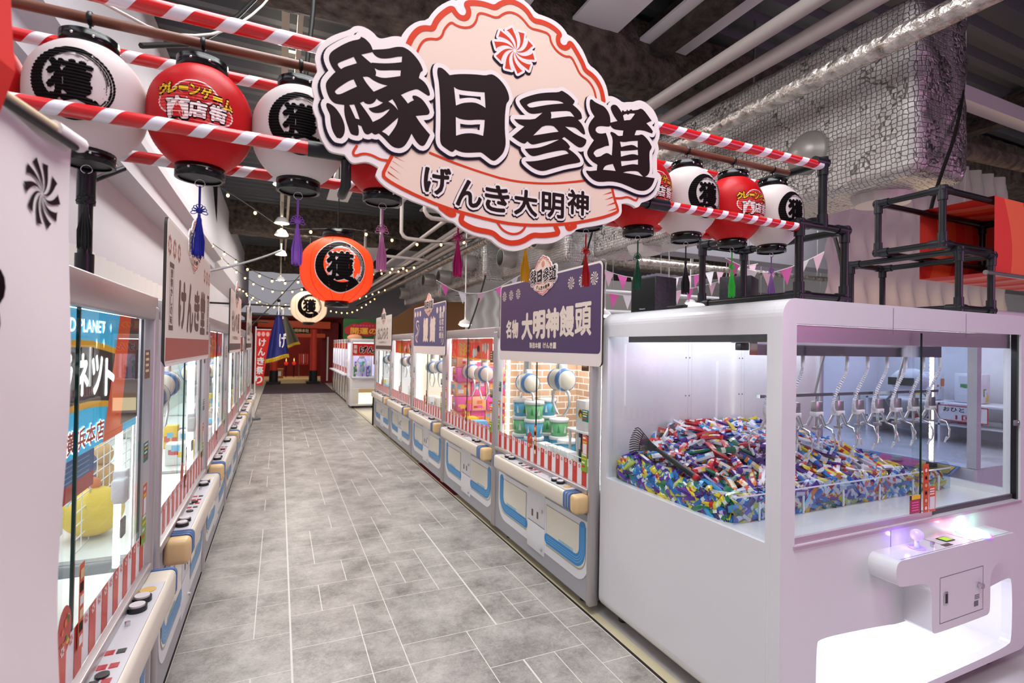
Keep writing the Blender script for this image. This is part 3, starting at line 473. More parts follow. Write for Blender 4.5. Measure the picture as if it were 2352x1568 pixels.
wire('cable', [(.03, 3.6, 4.2), (-.05, 3.0, 3.5), (-.2, 2.4, 2.92), (-.35, 2.0, 2.64), (-.47, 1.8, 2.6), (-.6, 1.75, 2.62), (-.7, 1.76, 2.55)], .005, CW, 'thin white flex looping from the rack to the lantern pole')
wire('cable', [(.12, 2.9, 3.8), (.135, 2.9, 3.45), (.10, 2.9, 3.1), (.09, 2.95, 2.8)], .012, CB, 'black cable hanging beside the cable rack')
wire('cable', sag((-1.2, 8.6, 2.6), (.0, 12.5, 3.7), .05), .02, mat('cable_grey', '#8b8a90', .5), 'grey cable slanting from the left bulkhead up to the rack lamps')
wire('cable', sag((-.45, 10.2, 1.95), (1.0, 13.5, 4.1), .05), .012, CB, 'dark cable rising from the left row to the ceiling')
wire('cable', sag((2.0, 3.6, 1.83), (3.4, 5.2, 3.2), .12), .012, CB, 'black cable rising from the purple signboard machine')
wire('cable', sag((2.2, 6.3, 1.84), (2.9, 7.5, 2.75), .05), .012, CB, 'black cable rising behind the purple signboard')
wire('cable', [(2.95, 2.0, 1.87), (3.3, 2.15, 2.05), (3.48, 2.3, 2.3), (3.55, 2.4, 2.5)], .012, CB, 'black cable curving up behind the pipe cubes on the right')
wire('cable', [(3.9, 2.0, 2.5), (4.3, 2.15, 2.85), (4.7, 2.2, 3.4), (5.0, 2.3, 4.0)], .013, CB, 'black cable slanting up beside the duct end')
wire('hanging_wire', [(.165, 1.466, 2.72), (.155, 1.466, 3.3), (.15, 1.466, 4.9)], .002, mat('wire', '#9a8d78', .5), 'thin wire holding the big shop-street sign', 'wire')
wire('hanging_wire', [(5.65, 2.6, 2.9), (5.65, 2.6, 5.21)], .006, mat('wire_w', '#c9c6c6', .5), 'thin pale drop wire at the far right', 'wire')
# ================================================================ twin claw machines (local frame: x into the machine, y along the row, z up)
STRW = .0575
def win_geo(mb, u_in, s, d=.006):
    fr = mach(0); q = lambda t, z: (u_in + s * t, z)
    def rc(t0, t1, z0, z1, r, n=7):
        pts = [q(t0, z0)] + [q(t1 - r + r * math.sin(PI / 2 * k / n), z0 + r - r * math.cos(PI / 2 * k / n)) for k in range(n + 1)] + [q(t1, z1), q(t0, z1)]
        return pts if s > 0 else pts[::-1]
    mb.prism(rc(-.01, .575, .165, .56, .15), fr, 0, d, GREYL)
    mb.poly(rc(.015, .545, .225, .52, .11), fr, d + .001, mat('window_rim', '#a9a597', .4))
    mb.poly(rc(.022, .540, .238, .515, .10), fr, d + .002, CREAMW)
    return q, fr, d
def stripes_geo(mb, u_in, s):
    fr = mach(0); q = lambda t, z: (u_in + s * t, z)
    path = [(.503, .512), (.503, .37)] + [(.503 - .09 + .09 * math.cos(a), .37 - .09 * math.sin(a)) for a in [PI / 2 * k / 6 for k in range(1, 7)]] + [(.03, .28)]
    mb.stroke([q(*p) for p in path], .076, fr, .009, BLUE)
    for off in (-.016, .0, .016):
        pp = [(.503 + off, .51), (.503 + off, .37)] + [(.413 + (.09 + off) * math.cos(a), .37 - (.09 + off) * math.sin(a)) for a in [PI / 2 * k / 6 for k in range(1, 7)]] + [(.03, .28 - off)]
        mb.stroke([q(*p) for p in pp], .0032, fr, .0096, BLUEL)
    for k in range(9): mb.rect(*sorted((q(.20 + k * .022, 0)[0], q(.215 + k * .022, 0)[0])), .318, .338, fr, .009, BLUEL)
    return mb
def mk_window(u_in, s): mb = MB(); win_geo(mb, u_in, s); return mb
def mk_claw():
    mb = MB(); mb.lathe([(0, -.115), (.05, -.112), (.072, -.09), (.088, -.04), (.09, 0), (.088, .04), (.072, .09), (.05, .112), (0, .115)], CREAM, 24, (0, 0, 0), 'y'); mb.box(-.03, .03, -.04, .04, .07, .12, WHITE, .008); return mb
def mk_ring():
    mb = MB(); c_ = mat('claw_blue', '#3c78b8', .3)
    for s_ in (-1, 1): mb.lathe([(.074, s_ * .088), (.0795, s_ * .085), (.0885, s_ * .052), (.086, s_ * .048)], c_, 24, (0, 0, 0), 'y')
    return mb
def mk_arm(s): return MB().tube([(0, s * .05, -.06), (0, s * .12, -.10), (0, s * .13, -.18), (0, s * .06, -.26), (0, s * .03, -.27)], [.014, .013, .011, .010, .006], mat('arm', '#d9dcdd', .25, .6), 8)
def mk_film():
    mb = MB(); fr = mach(0); mb.rect(-.735, .735, .77, .905, fr, -.004, STW); u = -.72; k = 0
    while u < .735:
        mb.rect(u, min(u + STRW, .735), .77, .905, fr, -.003, REDS)
        for uu, mm in ((u + STRW / 2, STW), (u + 1.5 * STRW, REDS)):
            if uu < .72:
                for j in range(6): mb.disc(uu + .009 * math.cos(j * PI / 3), .888 + .009 * math.sin(j * PI / 3), .0042, fr, -.002, mm, 6)
        u += 2 * STRW
    return mb
def mk_counter(amb):
    mb = MB(); mb.box(-.105, .0, -.70 if amb < 0 else -.765, .60 if amb < 0 else .535, .622, .734, CREAM, .022, 3); return mb
def mk_cap(amb):
    y = (-.775, -.69) if amb < 0 else (.525, .61)
    return MB().box(-.107, .0, y[0], y[1], .618, .736, AMBER, .024, 3)
def mk_bands(amb):
    mb = MB(); ys = [-.685, -.655, -.625, .575] if amb < 0 else [.52, .49, .46, -.755]
    for y in ys: mb.box(-.1065, -.001, y - .0115, y + .0115, .6205, .7355, BLUES, .0235, 3)
    return mb
def mk_deck():
    mb = MB(); mb.box(-.088, -.006, -.62, .46, .7345, .7385, DECK)
    for k in range(4):
        for j in range(2): mb.box(-.072 + j * .028, -.05 + j * .028, -.14 + k * .075 - .012, -.14 + k * .075 + .012, .7385, .7405, LEDR if (k + j) % 3 else BTN)
    for y in (-.02, .16): mb.cyl((-.045, y, .7385), .017, .006, BTN, 14)
    mb.cyl((-.045, -.56, .7385), .026, .002, mat('speaker_gold', '#d8b468', .5, .3), 20); mb.cyl((-.04, -.30, .7385), .008, .012, CHROME, 10); return mb
def mk_button(): return MB().cyl((0, 0, 0), .029, .016, BTN, 22).cyl((0, 0, .016), .023, .006, BTNW, 22)
def mk_roof(): return MB().box(0, .84, -.8, .8, 1.775, 1.83, ALU, .008).box(-.012, .03, -.8, .8, 1.735, 1.828, ALU, .006)
def mk_foot(): return MB().cyl((0, 0, 0), .034, .02, BLACK, 14, 'z', .026).cyl((0, 0, .02), .011, .05, BLACK, 8)
STK = [('sticker_green', DGREEN, -.70, 1.22, .075, .075), ('sticker_orange', mat('qr_orange', '#dd5a2c', .5), -.70, 1.03, .062, .13), ('sticker_yellow', mat('st_yel', '#7fae2c', .5), -.695, .925, .07, .12),
       ('sticker_brown', mat('st_brown', '#6b4534', .5), -.69, 1.56, .085, .11), ('sticker_green', DGREEN, .70, 1.30, .055, .085), ('sticker_orange', mat('qr_orange', '#dd5a2c', .5), .715, 1.10, .04, .15), ('sticker_yellow', mat('st_yel', '#7fae2c', .5), .715, .97, .04, .10)]
def mk_sticker(i):
    n, m, y, z, w, h = STK[i]; mb = MB(); fr = mach(0); mb.rect(-y - w / 2, -y + w / 2, z - h / 2, z + h / 2, fr, .001, m)
    rnd = random.Random(i); 
    if i in (1, 5): mb.rect(-y - w * .34, -y + w * .34, z - h * .4, z + h * .1, fr, .002, WHITE)
    for k in range(4 if i not in (1, 5) else 2):
        vv = z + h * (.38 - .2 * k); mb.rect(-y - w * .38, -y + w * rnd.uniform(.1, .38), vv - h * .05, vv + h * .04, fr, .002, (WHITE, YELLOW, WHITE, RED)[k] if i != 3 else AMBER)
    return mb
def mk_round():
    mb = MB(); fr = mach(0); mb.disc(0, 0, .047, fr, 0, mat('round_red', '#c2332e', .4), 24, .062); rnd = random.Random(4)
    for k in range(9): mb.disc(rnd.uniform(-.026, .026), rnd.uniform(-.038, .038), rnd.uniform(.006, .011), fr, .001, (YELLOW, AMBER, GREEN, ORANGE)[k % 4], 8)
    return mb
def mk_slim():
    mb = MB(); fr = mach(0); mb.rect(-.02, .02, .83, 1.06, fr, .001, mat('qr_orange', '#dd5a2c', .5))
    for k in range(6): mb.rect(-.013, .013, .845 + k * .035, .87 + k * .035, fr, .002, (WHITE, INK, AMBER)[k % 3])
    return mb
BRICK = None
def brick_mat():
    global BRICK
    if BRICK: return BRICK
    m = mat('brick_print', '#b9825a', .7); N, L = nodes(m); b = N['Principled BSDF']; tc = N.new('ShaderNodeTexCoord'); mp = N.new('ShaderNodeMapping'); mp.inputs['Rotation'].default_value = (0, PI / 2, PI / 2)
    sx = N.new('ShaderNodeSeparateXYZ'); cx = N.new('ShaderNodeCombineXYZ'); L.new(tc.outputs['Object'], sx.inputs[0]); ad = N.new('ShaderNodeMath'); L.new(sx.outputs['X'], ad.inputs[0]); L.new(sx.outputs['Y'], ad.inputs[1]); L.new(ad.outputs[0], cx.inputs['X']); L.new(sx.outputs['Z'], cx.inputs['Y'])
    br = N.new('ShaderNodeTexBrick'); br.inputs['Scale'].default_value = 1; br.inputs['Brick Width'].default_value = .17; br.inputs['Row Height'].default_value = .06; br.inputs['Mortar Size'].default_value = .006
    br.inputs['Color1'].default_value = lin('#dcb594'); br.inputs['Color2'].default_value = lin('#c99b78'); br.inputs['Mortar'].default_value = lin('#f6efe4')
    L.new(cx.outputs[0], br.inputs['Vector']); L.new(br.outputs[0], b.inputs['Base Color']); BRICK = m; return m
def poster_geo(seed, red=True):
    mb = MB(); fr = mach(.032); rnd = random.Random(seed); mb.prism([(-.62, 1.52), (.62, 1.52), (.62, 1.732), (-.62, 1.732)], fr, -.004, 0, mat('pop_red', '#d8401f', .5, emit=.35))
    mb.text('取扱中', -.18, 1.62, .34, .15, fr, .001, YELLOW, .03); mb.text('ご当地景品', .0, 1.71, .6, .035, fr, .001, AMBER, .02)
    for k in range(7): mb.disc(.12 + k * .065, 1.60 + rnd.uniform(-.03, .06), rnd.uniform(.025, .042), fr, .001 + k * .0002, (WHITE, CREAM, BLACK, ORANGE)[k % 4], 16, rnd.uniform(.03, .055))
    mb.rect(-.62, .62, 1.52, 1.53, fr, .002, YELLOW); return mb
ROW_DONE = {}
def claw_machine(x, c, rz, label, amb, back='white', poster=None, lit=True, film=True, dim=False):
    t = thing('claw_machine', label, 'claw machine', (x, c, 0), rz, 'twin claw machines of the two rows')
    K = lambda k: 'cm:' + k
    part('cabinet', t, lambda: MB().box(0, .84, -.757, .757, .055, .735, GREY, .012).box(-.003, .0, -.757, .757, .06, .60, GREY), K('cab'))
    for y in (-.778, .778): part('column', t, (lambda y=y: MB().box(-.018, .055, y - .022, y + .022, .05, 1.79, ALU, .015, 3)), K('col%d' % (y > 0)))
    part('roof', t, mk_roof, K('roof'))
    for u_in, s in ((-.105, -1), (.195, 1)):
        w = part('prize_window', t, lambda u_in=u_in, s=s: mk_window(u_in, s), K('win%d' % s)); part('stripes', w, lambda u_in=u_in, s=s: stripes_geo(MB(), u_in, s), K('str%d' % s), label='bright blue stripes')
    p = part('coin_panel', t, lambda: MB().box(-.009, 0, -.185, .095, .335, .585, GREYL, .003).box(-.009, 0, -.185, .095, .13, .325, GREYL, .003), K('coin'))
    for y in (-.075, .01): part('coin_slot', p, lambda y=y: MB().box(-.011, -.008, y - .012, y + .012, .375, .425, mat('slot', '#6c5a48', .4, .3)), K('slot%g' % y))
    part('lock', p, lambda: MB().cyl((-.022, -.15, .45), .012, .015, CHROME, 12, 'x').cyl((-.02, -.15, .17), .011, .012, CHROME, 12, 'x'), K('lock'))
    cn = part('counter', t, lambda: mk_counter(amb), K('ctr%d' % amb)); part('end_cap', cn, lambda: mk_cap(amb), K('cap%d' % amb), label='amber end cap'); part('bands', cn, lambda: mk_bands(amb), K('bnd%d' % amb), label='blue edge bands')
    dk = part('control_deck', t, mk_deck, K('deck'))
    for y in (-.47, -.40, .33, .40):
        b = part('button', dk, mk_button, K('btn')); b.location = (-.045, y, .7385)
    part('sill', t, lambda: MB().box(-.02, .045, -.756, .756, .735, .768, ALU, .005), K('sill'))
    for k, (y0, y1, d) in enumerate(((-.74, .02, .014), (-.02, .74, .026))):
        g = part('glass_pane', t, lambda y0=y0, y1=y1, d=d: MB().add([(d, y0, .768), (d, y1, .768), (d, y1, 1.737), (d, y0, 1.737)], [(0, 1, 2, 3)], GL), K('pane%d' % k))
        part('pane_edge', g, lambda y=(.02 if k == 0 else -.735), d=d: MB().box(d - .004, d + .004, y - .004, y + .004, .768, 1.737, GEDGE), K('edge%d' % k))
    if film: part('stripe_film', t, mk_film, K('film'), label='red and white striped film')
    part('prize_floor', t, lambda: MB().box(.03, .82, -.75, .75, .735, .75, WHITE), K('pfl'))
    bm_ = {'white': WHITE, 'brick': brick_mat(), 'pink': mat('back_pink', '#f3c9d6', .6), 'cream': mat('back_cream', '#f3ead6', .6)}[back]
    part('back_wall', t, lambda: MB().box(.815, .835, -.755, .755, .75, 1.775, bm_), K('back' + back))
    fs_ = -amb * .752
    for q in ((1,) if amb < 0 else (1, -1)): part('side_glass', t, lambda q=q: MB().add([(x_, -fs_ * q, z) for x_, z in ((.06, .75), (.8, .75), (.8, 1.75), (.06, 1.75))], [(0, 1, 2, 3)], GL), K('sg%d' % (amb * q)))
    if amb < 0: part('side_wall', t, lambda: MB().box(.07, .81, fs_ - .004, fs_ + .004, .75, 1.74, bm_), K('sw%d' % amb + back))
    part('light_panel', t, lambda: MB().box(.10, .74, -.66, .66, 1.755, 1.77, PANEL), K('lp'))
    for y in (-.72, .72): part('light_tube', t, lambda y=y: MB().cyl((.09, y, .78), .012, .94, TUBE, 10), K('tube%d' % (y > 0)))
    part('rail', t, lambda: MB().box(.15, .19, -.72, .72, 1.68, 1.73, STEEL).box(.23, .27, -.72, .72, 1.68, 1.73, STEEL), K('rail'))
    rnd = random.Random(int(c * 100))
    for y in (-amb * .48, -amb * .02):
        yy = y + rnd.uniform(-.08, .08); zz = 1.36 + rnd.uniform(-.03, .05)
        cl = part('claw', t, mk_claw, K('claw')); cl.location = (.19, yy, zz)
        pl = part('claw_pole', cl, lambda: MB().cyl((0, 0, .07), .035, .28, STEEL, 14), K('cpole'))
        part('claw_ring', cl, mk_ring, K('cring'), label='blue ring')
        for s in (-1, 1): part('claw_arm', cl, lambda s=s: mk_arm(s), K('carm%d' % s))
    for i in range(len(STK)): part('sticker', t, lambda i=i: mk_sticker(i), K('stk%d' % i), label=('green', 'orange', 'yellow and green', 'brown', 'green', 'orange', 'yellow and green')[i] + ' notice sticker')
    part('sticker', t, mk_slim, K('slim'), label='slim orange notice sticker')
    for yy in (.10,):
        r = part('sticker', t, mk_round, K('round'), label='round red sticker'); r.location = (0.004, yy, .93)
    for a in (.08, .76):
        for y in (-.6, .6):
            f = part('foot', t, mk_foot, K('foot')); f.location = (a, y, 0)
    if poster is not None: part('header_poster', t, poster)
    return t
RX, LX = 1.79, -.465
RC = [3.52 + 1.6 * k for k in range(5)]
LCN = [1.72, 3.41, 5.01, 6.61, 8.21, 9.81]
order = ['nearest', 'second', 'third', 'fourth', 'farthest']
RLAB = ['white claw machine beside the candy cabinet, under the purple signboard', 'white claw machine with a red header poster and pink boxes inside', 'white claw machine under the slate-blue signboard', 'white claw machine with a glowing orange poster beyond the slate-blue signboard', 'white claw machine under the pale signboard beside the barrier post']
backs = ['brick', 'pink', 'cream', 'white', 'white']
for k, c in enumerate(RC):
    claw_machine(RX, c, 0, RLAB[k], -1, backs[k], poster_geo(k) if k in (1, 3) else None)
LLAB = ['white claw machine with a blue poster, half hidden by the white banner', 'white claw machine under the beige signboard with tall brown letters', 'white claw machine with a red poster, third past the white banner', 'white claw machine under the narrow pale signboard', 'white claw machine with an orange poster, fifth past the white banner', 'white claw machine under the tan signboard by the flags']
def near_poster():
    mb = MB(); fr = mach(.034); CY = mat('poster_cyan', '#1fa9d6', .5, emit=.45); DK = mat('poster_dark', '#2a2322', .5, emit=.05); LW = mat('poster_white', '#ffffff', .5, emit=.9); GD = mat('poster_gold', '#e5b52a', .5, emit=.2); OR = mat('poster_orange', '#dd5420', .5, emit=.25)
    mb.prism([(-.70, 1.33), (.70, 1.33), (.70, 1.735), (-.70, 1.735)], fr, -.004, 0, CY)
    arc = lambda u: 1.43 + .035 * math.cos((u - .05) * 2.6) - .05 * max(0, u - .15)
    us = [-.70 + .03 * i for i in range(43)]
    mb.add([fr(u, arc(u) + dz, .001) for u in us for dz in (-.0, .175)], [(2 * i, 2 * i + 2, 2 * i + 3, 2 * i + 1) for i in range(42)], DK)
    for dz in (.0, .175):
        for u in us: mb.disc(u, arc(u) + dz, .011, fr, .002, GD, 8)
        for u in us[:-1]: mb.disc(u + .015, arc(u + .015) + dz, .011, fr, .002, GD, 8)
    for k, ch in enumerate('サードプラネット'):
        u = -.56 + k * .128; mb.text(ch, u, arc(u) + .088, .105, .12, fr, .003, LW, .05)
    mb.text('THE 3RD PLANET', .02, 1.69, .52, .038, fr, .002, LW, .03); mb.text('横浜本店', .12, 1.375, .34, .06, fr, .003, mat('poster_redtxt', '#d8584a', .5), .03); mb.text('横浜本店', .12, 1.375, .35, .068, fr, .002, LW, .07)
    mb.add([fr(*p) for p in ((.60, 1.735, .003), (.44, 1.735, .003), (.28, 1.33, .003), (.50, 1.33, .003))], [(0, 1, 2, 3)], OR)
    mb.add([fr(*p) for p in ((.70, 1.735, .0035), (.58, 1.735, .0035), (.47, 1.36, .0035), (.70, 1.36, .0035))], [(0, 1, 2, 3)], mat('poster_char', '#5d4a48', .5))
    for k in range(5): mb.disc(.2 + .07 * (k % 3), 1.69 - .05 * (k // 3), .007, fr, .002, LW, 4, .016)
    return mb
for k, c in enumerate(LCN):
    claw_machine(LX, c, PI, LLAB[k], 1, 'white', near_poster() if k == 0 else (poster_geo(10 + k) if k in (2, 4) else None))

# ---------------------------------------------------------------- prizes behind the glass
def rpos(k, d, y, z=.75): return (RX + d, RC[k] + y, z)
def lpos(k, d, y, z=.75): return (LX - d, LCN[k] - y, z)
def bucket(pos, body, lid, label, group):
    t = thing('bucket', label, 'bucket', pos, random.uniform(0, 6), group)
    part('tub', t, lambda: MB().lathe([(0, 0), (.068, 0), (.08, .125), (0, .125)], body, 26), 'tub' + body.name)
    tr_ = part('print', t, lambda: [m_.add([v for v in ((.0755 * math.cos(a - .16), .0755 * math.sin(a - .16), .03), (.0755 * math.cos(a + .16), .0755 * math.sin(a + .16), .03), (.0805 * math.cos(a), .0805 * math.sin(a), .10))], [(0, 1, 2)], GREEN if j % 2 else WHITE) for m_ in [MB()] for j, a in enumerate([k * PI / 4 for k in range(8)])][-1], 'tubprint')
    part('lid', t, lambda: MB().lathe([(0, .148), (.082, .148), (.086, .14), (.086, .12), (.078, .12)], lid, 26), 'lid' + lid.name, label=None)
    return t
SKYB = mat('bucket_blue', '#55b4dc', .4); GRNB = mat('bucket_green', '#7cc98a', .4)
bk = [(.18, .62, 0, 0), (.18, .62, 1, 1), (.2, .42, 0, 0), (.2, .42, 1, 0), (.2, .42, 2, 1), (.42, .60, 0, 0), (.42, .60, 1, 1), (.42, .38, 0, 0), (.42, .38, 1, 1), (.62, .12, 0, 0), (.62, .12, 1, 1), (.62, -.08, 0, 0), (.62, -.08, 1, 1), (.62, -.08, 2, 0), (.62, .12, 2, 0), (.4, .2, 0, 0), (.18, .62, 2, 0), (.42, .60, 2, 0), (.62, -.27, 2, 0), (.62, -.27, 1, 1), (.62, -.27, 0, 0)]
for d, y, lv, g in bk: bucket(rpos(0, d, y, .75 + .1495 * lv), GRNB if g else SKYB, WHITE, ('green' if g else 'sky blue') + ' candy bucket with white lid in the machine under the purple signboard', 'blue and green buckets')
def boxy(pos, sx, sy, sz, m, label, group=None, rz=0., deco=None, cat='box'):
    t = thing('prize_box', label, cat, pos, rz, group)
    part('carton', t, MB().box(-sx / 2, sx / 2, -sy / 2, sy / 2, 0, sz, m, .003, 1))
    if deco: part('print', t, deco(sx, sy, sz))
    return t
def emb_deco(sx, sy, sz):
    mb = MB()
    for f in (mach(-sx / 2), front(-sy / 2)):
        w = sy if f(0, 0).x < -1e-6 else sx; r = min(w, sz) * .28; mb.disc(0, sz * .55, r, f, .001, YELLOW, 20); mb.disc(0, sz * .55, r * .78, f, .0015, BLACK, 20); mb.disc(r * .1, sz * .5, r * .45, f, .002, YELLOW, 12)
    return mb
def line_deco(cols, seed=0):
    def f_(sx, sy, sz):
        mb = MB(); rnd = random.Random(seed)
        for f, w in ((mach(-sx / 2), sy), (front(-sy / 2), sx)):
            for k in range(5):
                m = cols[rnd.randrange(len(cols))]; u0 = rnd.uniform(-.45, .1) * w; v0 = rnd.uniform(.05, .7) * sz; mb.rect(u0, u0 + rnd.uniform(.2, .45) * w, v0, min(sz * .95, v0 + rnd.uniform(.1, .3) * sz), f, .001 + .0003 * k, m)
        return mb
    return f_
DKB = mat('box_dark', '#3b3b42', .35)
for k in range(5): boxy(rpos(0, .36, -.16 - k * .095, .80), .16, .08, .24, DKB, 'dark figure box standing in the white rack of the bucket machine', 'dark figure boxes in the white rack', deco=line_deco([mat('box_steel', '#77808c', .3), WHITE, BLACK], k))
rk = MB()
for z in (.752, .80, 1.045): rk.box(.22, .52, -.66, -.09, z - .012, z, WHITE)
for y in (-.655, -.595, -.5, -.405, -.31, -.215, -.11): rk.box(.23, .25, y - .003, y + .003, .752, 1.04, WHITE)
t = thing('prize_rack', 'white rack holding dark figure boxes in the bucket machine', 'rack', (RX, RC[0], 0)); part('shelves', t, rk)
boxy(rpos(0, .32, -.24, 1.046), .14, .13, .22, WHITE, 'tall white box with a round yellow and black emblem on the rack', deco=emb_deco)
boxy(rpos(0, .42, -.52, 1.046), .2, .2, .14, DKB, 'dark box with orange edge on the rack beside the yellow plaque', deco=line_deco([ORANGE, ORANGE, WHITE], 3))
pq = MB(); pf = mach(RX + .27 - RX); pq.prism([(.36, 1.17), (.52, 1.17), (.54, 1.24), (.50, 1.36), (.44, 1.40), (.38, 1.36), (.34, 1.24)], pf, -.02, 0, YELLOW); pq.disc(.44, 1.29, .05, pf, .001, AMBER, 18); pq.prism([(.36, 1.18), (.52, 1.18), (.51, 1.22), (.37, 1.22)], pf, 0, .001, ORANGE)
t = thing('plaque', 'yellow shaped plaque standing on boxes in the bucket machine', 'plaque', (RX, RC[0], 0)); part('board', t, pq)
boxy(rpos(0, .30, -.46, 1.052), .1, .16, .11, BLACK, 'black box propping the yellow plaque on the white rack')
boxy(rpos(0, .12, -.22, .752), .09, .25, .16, WHITE, 'low white box with round emblem inside the wire basket', deco=emb_deco)
boxy(rpos(0, .13, .06, .752), .09, .18, .15, WHITE, 'low white box with round emblem behind the slim orange sticker', deco=emb_deco)
bs = MB()
for z in (.80, .86, .92): bs.tube([(.06, -.70, z), (.06, -.05, z)], .003, WHITE, 6); bs.tube([(.06, -.70, z), (.24, -.70, z)], .003, WHITE, 6); bs.tube([(.06, -.05, z), (.24, -.05, z)], .003, WHITE, 6)
for k in range(12): bs.tube([(.06, -.70 + k * .059, .752), (.06, -.70 + k * .059, .93)], .0025, WHITE, 6)
t = thing('wire_basket', 'white wire basket at the front of the bucket machine', 'basket', (RX, RC[0], 0)); part('wires', t, bs)
# pink boxes of the second machine, loose stock of the others
cols = [PINK, ORANGE, YELLOW, WHITE, SKY, RED]; n = 0
for lv in range(5):
    for j in range(4):
        if lv == 4 and j > 2: continue
        n += 1; boxy(rpos(1, .14 + j * .18, .60 - .04 * (lv % 2), .752 + lv * .165), .17, .2, .16, (PINK if (lv + j) % 2 else mat('peach', '#f6b48a', .45)), 'pink or peach sweets box stacked in the machine with the red poster', 'pink and peach boxes', deco=line_deco(cols, n))
for j in range(4): boxy(rpos(1, .12, -.2 + j * .15, .752), .16, .12, .1 + .03 * (j % 2), (PURPLE, SKY, WHITE, YELLOW)[j], '%s box low in the machine with the red poster' % ('purple', 'sky blue', 'white', 'yellow')[j], deco=line_deco(cols, 40 + j))
t = thing('microphone', 'black toy microphone lying on the prize floor of the red-poster machine', 'toy', rpos(1, .1, -.52, .80)); part('grip', t, MB().tube([(0, .06, 0), (0, -.12, .04)], [.03, .022], BLACK, 14)); part('head', t, MB().ball((0, .085, 0), .036, GREYD, 16, 10))
def toys(posf, k, seed, n, lab, grp, palette, zmax=2):
    rnd = random.Random(seed)
    for j in range(n):
        y = -.6 + 1.2 * (j + .5) / n; d = rnd.uniform(.1, .35); w = rnd.uniform(.09, .14); h = rnd.uniform(.1, .24)
        boxy(posf(k, d, y, .752), w, w, h, palette[j % len(palette)], lab, grp, 0, line_deco([WHITE, YELLOW, RED, SKY], seed * 10 + j))
toys(rpos, 2, 5, 9, 'small pastel box in the machine under the slate-blue signboard', 'pastel boxes in the third machine', [WHITE, mat('pastel', '#f4d9e2', .5), CREAM])
toys(rpos, 3, 6, 7, 'small white and amber box in the machine with the glowing orange poster', 'boxes in the fourth right machine', [WHITE, AMBER, CREAM])
toys(rpos, 4, 7, 6, 'small pale box in the machine under the pale far signboard', 'boxes in the farthest right machine', [WHITE, SKY, CREAM])
toys(lpos, 2, 8, 7, 'small box in the third machine past the white banner', 'boxes in the third left machine', [WHITE, NAVY, YELLOW])
toys(lpos, 3, 9, 6, 'small box in the fourth machine past the white banner', 'boxes in the fourth left machine', [WHITE, PINK, SKY])
toys(lpos, 4, 10, 6, 'small box in the fifth machine past the white banner', 'boxes in the fifth left machine', [WHITE, YELLOW, CREAM])
# nearest left machine: hanging notice card, white and green box on yellow drums, wire grid
card = MB(); cf = frame((0, 0, 0), (0, -1, 0), (0, 0, 1), (-1, 0, 0)); card.prism([(-.16, 0), (.16, 0), (.16, .50), (-.16, .50)], cf, -.002, 0, WHITE)
for a in ((-.12, .06, .42, .50, BLUES), (-.16, .16, .0, .07, RED), (-.16, .16, .07, .17, mat('card_blue', '#2f6fb8', .5)), (-.16, -.10, .0, .06, YELLOW)): card.rect(a[0], a[1], a[2], a[3], cf, .001, a[4])
card.text('フォト', .02, .355, .18, .06, cf, .001, RED, .03)
for k in range(6): card.rect(-.12, .08 + .03 * (k % 2), .2 + k * .018, .206 + k * .018, cf, .001, GREYD)
for k in range(4): card.rect(-.08, .12, .08 + k * .022, .086 + k * .022, cf, .0015, SKY)
t = thing('notice_card', 'white, blue and red notice card hanging in the machine behind the white banner', 'notice', lpos(0, .07, -.16, 1.19), PI); t.scale = (1, 1.15, .68); part('card', t, card)
boxy(lpos(0, .28, -.24, 1.0), .2, .46, .085, mat('box_white2', '#f1efe2', .5), 'flat white box with green edging on yellow drums in the machine behind the white banner', deco=line_deco([GREEN, GREYL, ORANGE], 71))
for j, y in enumerate((-.36, -.12)): 
    t = thing('drum', '%s yellow drum propping the flat white box behind the blue poster' % ('far', 'near')[j], 'drum', lpos(0, .28, y, .752)); part('shell', t, MB().lathe([(0, 0), (.09, 0), (.095, .02), (.095, .225), (.09, .245), (0, .245)], mat('drum_yellow', '#ecd27e', .35), 24))
def grid(posf, k, d, y0, y1, z0, z1, label):
    g = MB()
    for j in range(9): z = z0 + (z1 - z0) * j / 8; g.tube([(d, y0, z), (d, y1, z)], .0025, WHITE, 6)
    for j in range(10): y = y0 + (y1 - y0) * j / 9; g.tube([(d, y, z0), (d, y, z1)], .0025, WHITE, 6)
    t = thing('wire_grid', label, 'grid', posf(k, 0, 0, 0), PI); part('wires', t, g)
grid(lpos, 0, .45, -.72, .3, .752, 1.3, 'white wire grid panel standing in the machine behind the white banner'); grid(lpos, 1, .3, -.2, .7, .752, 1.2, 'white wire grid panel standing in the brown-lettered signboard machine')
lk = MB(); lk.box(-.03, .01, -.03, .03, 0, .12, GREYL, .006); lk.box(-.04, .0, .02, .09, .03, .10, GREYL, .006)
for k in (0, 1):
    t = thing('lock_bracket', 'grey lock bracket with tag inside the glass of the %s' % ('blue-poster machine', 'brown-lettered signboard machine')[k], 'lock', lpos(k, .07, -.63, 1.05), PI); part('bracket', t, lk); part('tag', t, MB().box(-.02, -.012, -.04, .015, -.13, -.06, GREYD, .004))
t = thing('plush', 'round yellow plush toy low in the brown-lettered signboard machine', 'plush', lpos(1, .3, .45, .752)); part('body', t, MB().ball((0, 0, .115), .12, mat('plush_yellow', '#e9c33f', .8), 24, 14, .93)); part('tuft', t, MB().ball((0, 0, .24), .03, ORANGE, 10, 6))
for j, (y, m, nm) in enumerate(((.2, RED, 'red'), (-.1, NAVY, 'navy'), (-.4, mat('plush_tan', '#c99a5a', .8), 'tan'))):
    t = thing('plush', nm + ' plush toy in the brown-lettered signboard machine', 'plush', lpos(1, .5, y, .752)); part('body', t, MB().ball((0, 0, .09), .095, m, 16, 10)); part('head', t, MB().ball((0, 0, .22), .075, m, 16, 10))
